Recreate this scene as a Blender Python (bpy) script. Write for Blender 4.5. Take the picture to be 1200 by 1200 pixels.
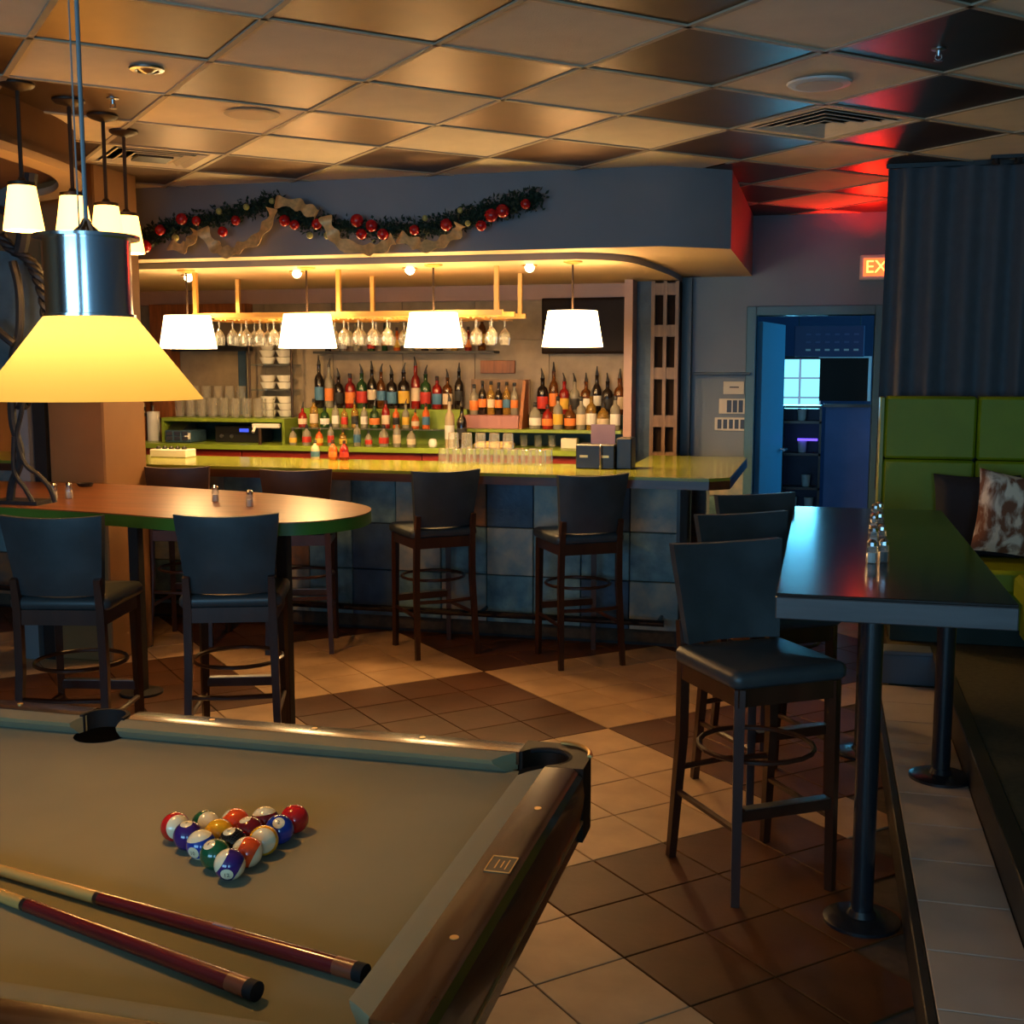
import bpy, bmesh, math, random
from mathutils import Vector, Matrix
random.seed(7)
PI = math.pi
S = bpy.context.scene
COL = S.collection
for o in list(bpy.data.objects): bpy.data.objects.remove(o)

# ------------------------------------------------------------------ camera
CAM = bpy.data.cameras.new('camera'); cam = bpy.data.objects.new('camera', CAM); COL.objects.link(cam)
F_PX = 1380.0
CAM.sensor_width = 36.0; CAM.sensor_fit = 'HORIZONTAL'; CAM.lens = 36.0 * F_PX / 1200.0
CAM.clip_start = 0.05; CAM.clip_end = 100
cam.location = (0, 0, 1.69)
cam.rotation_euler = (math.radians(90 - 7.023), 0, math.radians(14.709))
S.camera = cam

# ------------------------------------------------------------------ light
W = bpy.data.worlds.new('world'); S.world = W; W.use_nodes = True
W.node_tree.nodes['Background'].inputs[0].default_value = (0.30, 0.55, 0.85, 1)
W.node_tree.nodes['Background'].inputs[1].default_value = 0.6
S.view_settings.view_transform = 'Standard'; S.view_settings.look = 'None'
S.view_settings.gamma = 1.0; S.view_settings.exposure = 0.0
S.view_settings.use_curve_mapping = False

def area(name, loc, rot, sx, sy, power, color):
    L = bpy.data.lights.new(name, 'AREA'); L.shape = 'RECTANGLE'; L.size = sx; L.size_y = sy
    L.energy = power; L.color = color
    o = bpy.data.objects.new(name, L); COL.objects.link(o); o.location = loc; o.rotation_euler = rot
    return o
def point(name, loc, power, color, r=0.03, parent=None):
    L = bpy.data.lights.new(name, 'POINT'); L.energy = power; L.color = color; L.shadow_soft_size = r
    o = bpy.data.objects.new(name, L); COL.objects.link(o); o.location = loc; o.parent = parent
    return o
DAY = (0.27, 0.65, 1.0)
# daylight entering through the two front windows behind the camera
area('daylight_window_a', (-2.2, -3.3, 1.55), (math.radians(90), 0, 0), 2.9, 1.7, 135, DAY)
area('daylight_window_b', (1.10, -3.3, 1.55), (math.radians(90), 0, 0), 1.25, 1.7, 55, DAY)

# ------------------------------------------------------------------ materials
def mat(name, col, rough=0.5, metal=0.0, noise=0.0, nscale=12.0, bump=0.0, bscale=60.0, spec=0.5,
        coat=0.0, emit=None, estr=0.0, trans=0.0, alpha=1.0, col2=None, stretch=None, sheen=0.0):
    m = bpy.data.materials.new(name); m.use_nodes = True
    nt = m.node_tree; b = nt.nodes['Principled BSDF']
    b.inputs['Base Color'].default_value = (*col, 1); b.inputs['Roughness'].default_value = rough
    b.inputs['Metallic'].default_value = metal; b.inputs['Specular IOR Level'].default_value = spec
    b.inputs['Coat Weight'].default_value = coat; b.inputs['Coat Roughness'].default_value = 0.08
    b.inputs['Transmission Weight'].default_value = trans; b.inputs['Alpha'].default_value = alpha
    b.inputs['Sheen Weight'].default_value = sheen
    if emit:
        b.inputs['Emission Color'].default_value = (*emit, 1); b.inputs['Emission Strength'].default_value = estr
    if noise or bump:
        tc = nt.nodes.new('ShaderNodeTexCoord'); mp = nt.nodes.new('ShaderNodeMapping')
        nt.links.new(tc.outputs['Object'], mp.inputs[0])
        if stretch: mp.inputs['Scale'].default_value = stretch
    if noise:
        n = nt.nodes.new('ShaderNodeTexNoise'); n.inputs['Scale'].default_value = nscale; n.inputs['Detail'].default_value = 5
        r = nt.nodes.new('ShaderNodeValToRGB')
        c2 = col2 if col2 else tuple(max(0, c * (1 - noise)) for c in col)
        r.color_ramp.elements[0].position = 0.35; r.color_ramp.elements[1].position = 0.68
        r.color_ramp.elements[0].color = (*c2, 1); r.color_ramp.elements[1].color = (*col, 1)
        nt.links.new(mp.outputs[0], n.inputs['Vector']); nt.links.new(n.outputs['Fac'], r.inputs[0])
        nt.links.new(r.outputs[0], b.inputs['Base Color'])
    if bump:
        n2 = nt.nodes.new('ShaderNodeTexNoise'); n2.inputs['Scale'].default_value = bscale
        bp = nt.nodes.new('ShaderNodeBump'); bp.inputs['Strength'].default_value = bump; bp.inputs['Distance'].default_value = 0.01
        nt.links.new(mp.outputs[0], n2.inputs['Vector']); nt.links.new(n2.outputs['Fac'], bp.inputs['Height'])
        nt.links.new(bp.outputs[0], b.inputs['Normal'])
    return m
def thin_glass(name, tint=(1, 1, 1), refl=0.08, white_sheen=0.10):
    m = bpy.data.materials.new(name); m.use_nodes = True; nt = m.node_tree
    for n in list(nt.nodes): nt.nodes.remove(n)
    out = nt.nodes.new('ShaderNodeOutputMaterial'); mx = nt.nodes.new('ShaderNodeMixShader'); m2 = nt.nodes.new('ShaderNodeMixShader')
    tr = nt.nodes.new('ShaderNodeBsdfTransparent'); gl = nt.nodes.new('ShaderNodeBsdfGlossy'); df = nt.nodes.new('ShaderNodeBsdfDiffuse')
    lw = nt.nodes.new('ShaderNodeLayerWeight'); lw.inputs[0].default_value = refl * 4
    tr.inputs[0].default_value = (*tint, 1); gl.inputs['Roughness'].default_value = 0.08; df.inputs[0].default_value = (0.85, 0.82, 0.76, 1)
    m2.inputs[0].default_value = white_sheen  # white diffuse mixed in, standing for bright highlights on clear glass
    nt.links.new(tr.outputs[0], m2.inputs[1]); nt.links.new(df.outputs[0], m2.inputs[2])
    nt.links.new(lw.outputs['Facing'], mx.inputs[0])
    nt.links.new(m2.outputs[0], mx.inputs[1]); nt.links.new(gl.outputs[0], mx.inputs[2]); nt.links.new(mx.outputs[0], out.inputs[0])
    return m
MT = dict(
    ceil_light=mat('ceil_light', (0.88, 0.75, 0.58), 0.75, noise=0.08, nscale=6, bump=0.15, bscale=160),
    ceil_dark=mat('ceil_dark', (0.115, 0.055, 0.014), 0.42, metal=0.9, noise=0.15, nscale=8),
    ceil_bar=mat('ceil_bar', (0.45, 0.36, 0.25), 0.6),
    tile_light=mat('tile_light', (0.56, 0.35, 0.18), 0.5, noise=0.22, nscale=5, bump=0.05, bscale=30, spec=0.3),
    tile_dark=mat('tile_dark', (0.115, 0.038, 0.010), 0.5, noise=0.3, nscale=4, bump=0.05, bscale=30, spec=0.25),
    tile_step=mat('tile_step', (0.50, 0.42, 0.35), 0.45, noise=0.15, nscale=5),
    grout=mat('grout', (0.09, 0.06, 0.038), 0.9, noise=0.3, nscale=30),
    bulkhead=mat('bulkhead', (0.215, 0.215, 0.225), 0.55, noise=0.08, nscale=3, bump=0.06, bscale=200),
    cream=mat('cream', (0.55, 0.40, 0.25), 0.55, noise=0.06, nscale=3),
    backwall=mat('backwall', (0.17, 0.21, 0.26), 0.5, noise=0.1, nscale=3, bump=0.05, bscale=200),
    tanwall=mat('tanwall', (0.26, 0.12, 0.037), 0.6, noise=0.12, nscale=4, bump=0.05, bscale=150),
    barback=mat('barback', (0.34, 0.26, 0.17), 0.5, noise=0.3, nscale=7, bump=0.1, bscale=40),
    header=mat('header', (0.42, 0.26, 0.22), 0.45, noise=0.1, nscale=4),
    wood_orange=mat('wood_orange', (0.33, 0.10, 0.025), 0.4, noise=0.4, nscale=8, stretch=(6, 6, 0.6)),
    wood_dark=mat('wood_dark', (0.035, 0.016, 0.010), 0.30, noise=0.5, nscale=10, stretch=(1, 1, 0.15), coat=0.3),
    wood_stool=mat('wood_stool', (0.060, 0.019, 0.009), 0.32, noise=0.4, nscale=10, stretch=(1, 1, 0.15), coat=0.2),
    wood_red=mat('wood_red', (0.10, 0.030, 0.014), 0.32, noise=0.5, nscale=10, stretch=(0.3, 3, 3), coat=0.2),
    wood_mid=mat('wood_mid', (0.22, 0.12, 0.055), 0.45, noise=0.4, nscale=10, stretch=(4, 4, 0.4)),
    rail_wood=mat('rail_wood', (0.085, 0.032, 0.011), 0.22, noise=0.6, nscale=9, stretch=(3, 0.4, 3), coat=0.5),
    rail_wood_x=mat('rail_wood_x', (0.085, 0.032, 0.011), 0.22, noise=0.6, nscale=9, stretch=(0.4, 3, 3), coat=0.5),
    felt=mat('felt', (0.235, 0.205, 0.105), 0.95, noise=0.08, nscale=5, bump=0.08, bscale=900, spec=0.15, sheen=0.15),
    cast_dark=mat('cast_dark', (0.022, 0.011, 0.006), 0.5, noise=0.4, spec=0.15),
    pocket_shade=mat('pocket_shade', (0.004, 0.004, 0.004), 0.9, spec=0.0),  # near-black paint for the shade down in the pockets
    matt_dark=mat('matt_dark', (0.022, 0.012, 0.008), 0.8, spec=0.1),
    black=mat('black', (0.012, 0.012, 0.013), 0.4),
    black_gloss=mat('black_gloss', (0.008, 0.008, 0.01), 0.15),
    pole=mat('pole', (0.012, 0.014, 0.018), 0.25, spec=0.7),
    vinyl=mat('vinyl', (0.044, 0.055, 0.060), 0.38, noise=0.25, nscale=10, bump=0.04, bscale=250),
    vinyl_brown=mat('vinyl_brown', (0.060, 0.027, 0.016), 0.4, noise=0.25, nscale=10),
    chrome=mat('chrome', (0.75, 0.76, 0.78), 0.16, metal=1.0),
    steel=mat('steel', (0.45, 0.46, 0.47), 0.3, metal=1.0),
    brass=mat('brass', (0.72, 0.42, 0.13), 0.35, metal=0.7),
    bronze=mat('bronze', (0.045, 0.025, 0.015), 0.45, metal=0.4),
    green_top=mat('green_top', (0.28, 0.30, 0.035), 0.16, noise=0.15, nscale=6),
    green_edge=mat('green_edge', (0.055, 0.16, 0.018), 0.4),
    green_lam=mat('green_lam', (0.20, 0.28, 0.03), 0.35, noise=0.1),
    teal_dark=mat('teal_dark', (0.012, 0.055, 0.04), 0.5),
    table_wood=mat('table_wood', (0.30, 0.105, 0.028), 0.30, spec=0.8, noise=0.45, nscale=6, stretch=(0.4, 3, 3)),
    table_dark=mat('table_dark', (0.022, 0.011, 0.007), 0.17, noise=0.4, nscale=8, stretch=(3, 0.3, 3), spec=0.6),
    table_edge=mat('table_edge', (0.10, 0.085, 0.085), 0.4, noise=0.3, nscale=10, stretch=(0.3, 3, 3)),
    booth=mat('booth', (0.20, 0.26, 0.006), 0.5, noise=0.12, nscale=5, bump=0.04, bscale=220, spec=0.3),
    booth_edge=mat('booth_edge', (0.20, 0.23, 0.02), 0.4),
    booth_base=mat('booth_base', (0.015, 0.03, 0.02), 0.6),
    carpet=mat('carpet', (0.075, 0.065, 0.03), 0.95, noise=0.3, nscale=40, bump=0.2, bscale=300),
    riser=mat('riser', (0.03, 0.02, 0.014), 0.5, noise=0.3),
    riser_blue=mat('riser_blue', (0.10, 0.13, 0.17), 0.45),
    curtain=mat('curtain', (0.095, 0.098, 0.108), 0.85, noise=0.12, nscale=20, bump=0.1, bscale=400, sheen=0.2),
    slate_a=mat('slate_a', (0.20, 0.36, 0.38), 0.55, noise=0.6, nscale=7, bump=0.5, bscale=25, col2=(0.05, 0.13, 0.18)),
    slate_b=mat('slate_b', (0.46, 0.40, 0.30), 0.6, noise=0.6, nscale=6, bump=0.5, bscale=22, col2=(0.12, 0.24, 0.28)),
    slate_c=mat('slate_c', (0.045, 0.10, 0.17), 0.5, noise=0.5, nscale=5, bump=0.4, bscale=20),
    slate_d=mat('slate_d', (0.34, 0.14, 0.045), 0.6, noise=0.6, nscale=7, bump=0.5, bscale=25, col2=(0.08, 0.09, 0.09)),
    white=mat('white', (0.72, 0.70, 0.66), 0.5), paper=mat('paper', (0.62, 0.58, 0.50), 0.7),
    porcelain=mat('porcelain', (0.75, 0.72, 0.64), 0.25),
    red_cab=mat('red_cab', (0.22, 0.018, 0.012), 0.4),
    tvscreen=mat('tvscreen', (0.016, 0.008, 0.005), 0.45, spec=0.12),
    navy=mat('navy', (0.016, 0.03, 0.10), 0.5), halfwall=mat('halfwall', (0.085, 0.10, 0.21), 0.6, noise=0.15, nscale=5),
    doorblue=mat('doorblue', (0.07, 0.24, 0.36), 0.45),
    frame_blue=mat('frame_blue', (0.06, 0.15, 0.20), 0.4),
    gold=mat('gold', (0.80, 0.54, 0.22), 0.45, noise=0.3, nscale=40, metal=0.2),
    pine=mat('pine', (0.012, 0.040, 0.018), 0.7, noise=0.5, nscale=30),
    ornament=mat('ornament', (0.42, 0.008, 0.010), 0.2), ornament_g=mat('ornament_g', (0.36, 0.34, 0.10), 0.3),
    cue_wood=mat('cue_wood', (0.62, 0.36, 0.10), 0.25, noise=0.2, nscale=6, stretch=(0.3, 5, 5), coat=0.4),
    cue_red=mat('cue_red', (0.16, 0.010, 0.012), 0.2, noise=0.3, nscale=6, stretch=(0.3, 4, 4), coat=0.5),
    cue_end=mat('cue_end', (0.22, 0.05, 0.02), 0.3), rubber=mat('rubber', (0.010, 0.010, 0.011), 0.75, spec=0.2),
    glass=thin_glass('glass', (0.95, 0.96, 0.95), 0.10, 0.13), glass_edge=thin_glass('glass_edge', (0.75, 0.9, 0.85), 0.12),
    pane=thin_glass('pane', (0.9, 0.95, 0.97), 0.06),
    shade_bar=mat('shade_bar', (0.9, 0.85, 0.75), 0.5, emit=(1.0, 0.70, 0.34), estr=9.0),
    shade_left=mat('shade_left', (0.9, 0.8, 0.6), 0.5, emit=(1.0, 0.43, 0.07), estr=9.0),
    shade_pool=None,
    bulb=mat('bulb', (1, 0.9, 0.7), 0.5, emit=(1.0, 0.78, 0.45), estr=25),
    exit_red=mat('exit_red', (0.6, 0.05, 0.02), 0.4, emit=(1.0, 0.10, 0.02), estr=3.0),
    exit_text=mat('exit_text', (0.9, 0.5, 0.1), 0.4, emit=(1.0, 0.45, 0.08), estr=3.5),
    win_cyan=mat('win_cyan', (0.5, 0.8, 0.9), 0.3, emit=(0.22, 0.80, 1.0), estr=1.6),
    led_blue=mat('led_blue', (0.1, 0.05, 0.9), 0.3, emit=(0.12, 0.06, 1.0), estr=2.5),
    lcd=mat('lcd', (0.05, 0.1, 0.6), 0.3, emit=(0.05, 0.10, 1.0), estr=1.0),
    cushion_black=mat('cushion_black', (0.012, 0.012, 0.016), 0.8, bump=0.1, bscale=300),
    cushion_ikat=mat('cushion_ikat', (0.85, 0.68, 0.52), 0.85, noise=1, nscale=9, col2=(0.24, 0.085, 0.04), stretch=(1.6, 1.6, 0.8), bump=0.1, bscale=300),
    rope=mat('rope', (0.014, 0.015, 0.018), 0.55, noise=0.4, nscale=30), panel_slate=mat('panel_slate', (0.10, 0.14, 0.16), 0.5, noise=0.3),
    cord=mat('cord', (0.30, 0.32, 0.33), 0.35, metal=0.5), towel=mat('towel', (0.35, 0.16, 0.16), 0.6),
    purple=mat('purple', (0.20, 0.13, 0.19), 0.5),
)

def lamp_fabric(name, diff, trans, em, es):      # shade that lets the bulb behind it shine through
    m = bpy.data.materials.new(name); m.use_nodes = True; nt = m.node_tree
    for n in list(nt.nodes): nt.nodes.remove(n)
    out = nt.nodes.new('ShaderNodeOutputMaterial'); a = nt.nodes.new('ShaderNodeAddShader'); a2 = nt.nodes.new('ShaderNodeAddShader')
    d = nt.nodes.new('ShaderNodeBsdfDiffuse'); t = nt.nodes.new('ShaderNodeBsdfTranslucent'); e = nt.nodes.new('ShaderNodeEmission')
    d.inputs[0].default_value = (*diff, 1); t.inputs[0].default_value = (*trans, 1); e.inputs[0].default_value = (*em, 1); e.inputs[1].default_value = es
    nt.links.new(d.outputs[0], a.inputs[0]); nt.links.new(t.outputs[0], a.inputs[1]); nt.links.new(a.outputs[0], a2.inputs[0]); nt.links.new(e.outputs[0], a2.inputs[1]); nt.links.new(a2.outputs[0], out.inputs[0])
    return m
MT['shade_pool'] = lamp_fabric('shade_pool', (0.30, 0.18, 0.04), (0.10, 0.078, 0.048), (1.0, 0.46, 0.04), 0.56)
for n_ in MT['cushion_ikat'].node_tree.nodes:
    if n_.type == 'VALTORGB':
        n_.color_ramp.elements[0].position = 0.44; n_.color_ramp.elements[1].position = 0.56
    if n_.type == 'TEX_NOISE' and abs(n_.inputs['Scale'].default_value - 9) < 0.1: n_.inputs['Distortion'].default_value = 0.35
# ------------------------------------------------------------------ geometry helpers
class MB:
    def __init__(s): s.v = []; s.f = []; s.mi = []
    def add(s, vs, fs, mi=0):
        n = len(s.v); s.v += [tuple(v) for v in vs]; s.f += [tuple(i + n for i in f) for f in fs]; s.mi += [mi] * len(fs)
        return s
    def box(s, x0, x1, y0, y1, z0, z1, mi=0, b=0.0):
        if b <= 0:
            vs = [(x, y, z) for z in (z0, z1) for (x, y) in ((x0, y0), (x1, y0), (x1, y1), (x0, y1))]
            return s.add(vs, [(3, 2, 1, 0), (4, 5, 6, 7), (0, 1, 5, 4), (1, 2, 6, 5), (2, 3, 7, 6), (3, 0, 4, 7)], mi)
        # chamfered box: 24 verts
        vs = []; idx = {}
        X = (x0, x1); Y = (y0, y1); Z = (z0, z1)
        for i in (0, 1):
            for j in (0, 1):
                for k in (0, 1):
                    p = (X[i], Y[j], Z[k]); sg = (1 - 2 * i, 1 - 2 * j, 1 - 2 * k)
                    for a in range(3):
                        q = [p[c] + (0 if c == a else sg[c] * b) for c in range(3)]
                        idx[(i, j, k, a)] = len(vs); vs.append(tuple(q))
        fs = []
        for a in range(3):
            o = [c for c in range(3) if c != a]
            for e in (0, 1):
                def key(u, w):
                    t = [0, 0, 0]; t[a] = e; t[o[0]] = u; t[o[1]] = w; return idx[(*t, a)]
                fs.append((key(0, 0), key(1, 0), key(1, 1), key(0, 1)))
        for a in range(3):          # edges running along axis a, between faces of the two other axes
            o = [c for c in range(3) if c != a]
            for u in (0, 1):
                for w in (0, 1):
                    def k2(e, fa):
                        t = [0, 0, 0]; t[a] = e; t[o[0]] = u; t[o[1]] = w; return idx[(*t, fa)]
                    fs.append((k2(0, o[0]), k2(1, o[0]), k2(1, o[1]), k2(0, o[1])))
        for i in (0, 1):
            for j in (0, 1):
                for k in (0, 1): fs.append((idx[(i, j, k, 0)], idx[(i, j, k, 1)], idx[(i, j, k, 2)]))
        return s.add(vs, fs, mi)
    def lathe(s, prof, n=16, c=(0, 0, 0), mi=0, mis=None):
        vs = []; fs = []; m = len(prof)
        for (r, z) in prof:
            for k in range(n):
                a = 2 * PI * k / n; vs.append((c[0] + r * math.cos(a), c[1] + r * math.sin(a), c[2] + z))
        n0 = len(s.v); s.v += vs
        for i in range(m - 1):
            for k in range(n):
                s.f.append(tuple(n0 + q for q in (i * n + k, i * n + (k + 1) % n, (i + 1) * n + (k + 1) % n, (i + 1) * n + k)))
                s.mi.append(mis[i] if mis else mi)
        if prof[0][0] > 1e-6: s.f.append(tuple(n0 + k for k in reversed(range(n)))); s.mi.append(mis[0] if mis else mi)
        if prof[-1][0] > 1e-6: s.f.append(tuple(n0 + (m - 1) * n + k for k in range(n))); s.mi.append(mis[-1] if mis else mi)
        return s
    def shell(s, prof, n=24, c=(0, 0, 0), mi=0):       # open lathe, no caps
        m = len(prof); n0 = len(s.v)
        for (r, z) in prof:
            for k in range(n):
                a = 2 * PI * k / n; s.v.append((c[0] + r * math.cos(a), c[1] + r * math.sin(a), c[2] + z))
        for i in range(m - 1):
            for k in range(n):
                s.f.append(tuple(n0 + q for q in (i * n + k, i * n + (k + 1) % n, (i + 1) * n + (k + 1) % n, (i + 1) * n + k))); s.mi.append(mi)
        return s
    def tube(s, pts, r, n=8, mi=0, cap=True):
        pts = [Vector(p) for p in pts]; m = len(pts); rs = r if isinstance(r, (list, tuple)) else [r] * m
        n0 = len(s.v); prev = None
        for i, p in enumerate(pts):
            t = (pts[min(i + 1, m - 1)] - pts[max(i - 1, 0)]).normalized()
            if prev is None:
                u = t.cross(Vector((0, 0, 1)));
                if u.length < 1e-3: u = t.cross(Vector((0, 1, 0)))
            else: u = prev - t * prev.dot(t)
            u.normalize(); w = t.cross(u); prev = u
            for k in range(n):
                a = 2 * PI * k / n + PI / n; s.v.append(tuple(p + (u * math.cos(a) + w * math.sin(a)) * rs[i]))
        for i in range(m - 1):
            for k in range(n):
                s.f.append(tuple(n0 + q for q in (i * n + k, i * n + (k + 1) % n, (i + 1) * n + (k + 1) % n, (i + 1) * n + k))); s.mi.append(mi)
        if cap:
            s.f.append(tuple(n0 + k for k in reversed(range(n)))); s.mi.append(mi)
            s.f.append(tuple(n0 + (m - 1) * n + k for k in range(n))); s.mi.append(mi)
        return s
    def prism(s, poly, z0, z1, mi=0, side=None):
        n = len(poly); vs = [(x, y, z0) for x, y in poly] + [(x, y, z1) for x, y in poly]
        fs = [tuple(reversed(range(n))), tuple(range(n, 2 * n))]
        s.add(vs, fs, mi)
        n0 = len(s.v) - 2 * n
        for i in range(n):
            s.f.append((n0 + i, n0 + (i + 1) % n, n0 + n + (i + 1) % n, n0 + n + i)); s.mi.append(mi if side is None else side)
        return s
    def sphere(s, c, r, n=12, m=8, mi=0, sz=1.0):
        prof = [(max(1e-5, r * math.sin(PI * i / m)), -r * sz * math.cos(PI * i / m)) for i in range(m + 1)]
        prof[0] = (1e-7, prof[0][1]); prof[-1] = (1e-7, prof[-1][1])
        return s.lathe(prof, n, c, mi)
    def mesh(s, name, mats, ang=35, smooth=True):
        me = bpy.data.meshes.new(name); me.from_pydata(s.v, [], s.f)
        for m in (mats if isinstance(mats, (list, tuple)) else [mats]): me.materials.append(MT[m] if isinstance(m, str) else m)
        me.polygons.foreach_set('material_index', s.mi)
        bm = bmesh.new(); bm.from_mesh(me)
        bmesh.ops.recalc_face_normals(bm, faces=bm.faces); bm.to_mesh(me); bm.free()
        if smooth:
            me.polygons.foreach_set('use_smooth', [True] * len(me.polygons)); me.set_sharp_from_angle(angle=math.radians(ang))
        me.update(); return me
    def build(s, name, mats, parent=None, loc=None, ang=35, **kw): return link(name, s.mesh(name, mats, ang), parent, loc, **kw)
def link(name, data, parent=None, loc=None, rz=0.0, label=None, cat=None, group=None, kind=None):
    o = bpy.data.objects.new(name, data); COL.objects.link(o); o.parent = parent
    if loc: o.location = loc
    if rz: o.rotation_euler.z = rz
    return tag(o, label, cat, group, kind)
def tag(o, label=None, cat=None, group=None, kind=None):
    if label: o['label'] = label
    if cat: o['category'] = cat
    if group: o['group'] = group
    if kind: o['kind'] = kind
    return o
def thing(name, label, cat, loc=(0, 0, 0), rz=0.0, group=None):
    return link(name, None, None, loc, rz, label, cat, group)
def dup(root, loc, rz=0.0, label=None, group=None):
    r = root.copy(); COL.objects.link(r); r.location = loc; r.rotation_euler = (0, 0, rz)
    if label: r['label'] = label
    if group: r['group'] = group
    for ch in list(root.children):
        c = ch.copy(); COL.objects.link(c); c.parent = r
        for g in list(ch.children):
            d = g.copy(); COL.objects.link(d); d.parent = c
    return r
def struct(name, mb, mats, parent=None, loc=None): return mb.build(name, mats, parent, loc, kind='structure')
def B(*a, **k): return MB().box(*a, **k)
ORD = ['first', 'second', 'third', 'fourth', 'fifth', 'sixth', 'seventh', 'eighth', 'ninth', 'tenth', 'eleventh', 'twelfth',
       'thirteenth', 'fourteenth', 'fifteenth', 'sixteenth', 'seventeenth', 'eighteenth', 'nineteenth', 'twentieth',
       'twenty-first', 'twenty-second', 'twenty-third', 'twenty-fourth', 'twenty-fifth', 'twenty-sixth']
def catmull(pts, sub=6, closed=False):
    P = [Vector(p) for p in pts]; n = len(P); out = []
    for i in range(n if closed else n - 1):
        if closed: a, b, c, d = P[(i - 1) % n], P[i], P[(i + 1) % n], P[(i + 2) % n]
        else: a, b, c, d = P[max(i - 1, 0)], P[i], P[i + 1], P[min(i + 2, n - 1)]
        for k in range(sub):
            t = k / sub
            out.append(0.5 * ((2 * b) + (c - a) * t + (2 * a - 5 * b + 4 * c - d) * t * t + (3 * b - a - 3 * c + d) * t ** 3))
    if not closed: out.append(P[-1])
    return out
R2 = math.sqrt(2)
def uv2xy(u, v): return ((u - v) / R2, (u + v) / R2)
ROTM = cam.rotation_euler.to_matrix()
def proj(x, y, z):      # frame test used only to choose which tiles become single objects
    v = ROTM.transposed() @ (Vector((x, y, z)) - cam.location)
    if v.z > -0.2: return None
    return (600 + F_PX * v.x / -v.z, 600 - F_PX * v.y / -v.z)
def in_view(x, y, z, m=70):
    p = proj(x, y, z); return p is not None and -m < p[0] < 1200 + m and -m < p[1] < 1200 + m

# ================================================================== SETTING
XL, XR, Y0, YB, ZC = -6.2, 1.75, -3.2, 9.0, 2.79
# ---- floor
floor = struct('floor', B(XL - 0.1, XR + 0.1, Y0 - 0.1, 13.2, -0.12, -0.006), 'grout')
T = 0.302; g = 0.0024
tl = B(-T / 2 + g, T / 2 - g, -T / 2 + g, T / 2 - g, -0.010, 0.0, b=0.002)
ml, md = tl.mesh('floor_tile_light', 'tile_light'), tl.mesh('floor_tile_dark', 'tile_dark')
rest = MB(); cand = []
for i in range(-30, 40):
    for j in range(-20, 60):
        u = 1.90 + (i + 0.5) * T; v = 3.215 + (j + 0.5) * T; x, y = uv2xy(u, v)
        if not (XL < x < 0.60 and Y0 < y < YB - 0.02) or (x > 0.27 and y < 6.2) : continue
        dark = ((math.floor(i / 4) + math.floor(j / 4)) % 2) == 1
        vis = in_view(x, y, 0, 30) and y < 8.2 and not (-3.1 < x < -0.75 and y < 3.0 + 0) and not (x < -0.85 and y > 7.1)
        cand.append((x, y, dark, vis))
vis = sorted([c for c in cand if c[3]], key=lambda c: c[1])
for c in vis[:298]:
    o = link('floor_tile', md if c[2] else ml, floor, (c[0], c[1], 0)); o.rotation_euler.z = PI / 4
for c in vis[298:] + [c for c in cand if not c[3]]:
    x, y = c[0], c[1]; h = (T / 2 - g) * R2
    rest.add([(x - h, y, 0), (x, y - h, 0), (x + h, y, 0), (x, y + h, 0)], [(0, 1, 2, 3)], 1 if c[2] else 0)
rest.build('far_floor_tiles', ['tile_light', 'tile_dark'], floor, kind='stuff')
# ---- ceiling
ceiling = struct('ceiling', B(XL - 0.1, XR + 0.1, Y0 - 0.1, 13.2, ZC + 0.012, ZC + 0.12), 'ceil_light')
TC = 0.609; hb = 0.012
tl = B(-TC / 2 + hb, TC / 2 - hb, -TC / 2 + hb, TC / 2 - hb, 0.0, 0.010)
ml, md = tl.mesh('ceiling_tile_light', 'ceil_light'), tl.mesh('ceiling_tile_dark', 'ceil_dark')
VENTS = {(1, 1), (-3, 5)}
rest = MB(); tn = 0
for i in range(-16, 16):
    for j in range(-14, 22):
        u = 3.115 + (i + 0.5) * TC; v = 3.155 + (j + 0.5) * TC; x, y = uv2xy(u, v)
        if not (XL - 0.3 < x < XR + 0.3 and Y0 < y < YB + 0.35): continue
        if y > 6.75 and x < -0.6: continue
        light = (i + j) % 2 == 0
        if in_view(x, y, ZC, 90) and tn < 290:
            if (i, j) in VENTS: continue
            o = link('ceiling_tile', ml if light else md, ceiling, (x, y, ZC)); o.rotation_euler.z = PI / 4; tn += 1
        else:
            h = (TC / 2 - hb) * R2
            rest.add([(x - h, y, ZC), (x, y - h, ZC), (x + h, y, ZC), (x, y + h, ZC)], [(0, 1, 2, 3)], 0 if light else 1)
rest.build('outer_ceiling_tiles', ['ceil_light', 'ceil_dark'], ceiling, kind='stuff')
for ax in (0, 1):
    for k in range(-16, 20):
        c = (3.115 if ax == 0 else 3.155) + k * TC
        # bar along the other rotated axis, clipped to the room rectangle
        pts = []
        for t in [q * 0.05 for q in range(-200, 300)]:
            x, y = uv2xy(c, t) if ax == 0 else uv2xy(t, c)
            if XL < x < XR and 1.5 < y < (6.70 if x < -0.55 else YB): pts.append((x, y))
        if len(pts) < 4: continue
        (xa, ya), (xb, yb) = pts[0], pts[-1]
        L = math.hypot(xb - xa, yb - ya); m = B(0, L, -0.011, 0.011, -0.006, 0.012)
        o = m.build('ceiling_grid_bar', 'ceil_bar', ceiling, (xa, ya, ZC)); o.rotation_euler.z = math.atan2(yb - ya, xb - xa)
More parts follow.
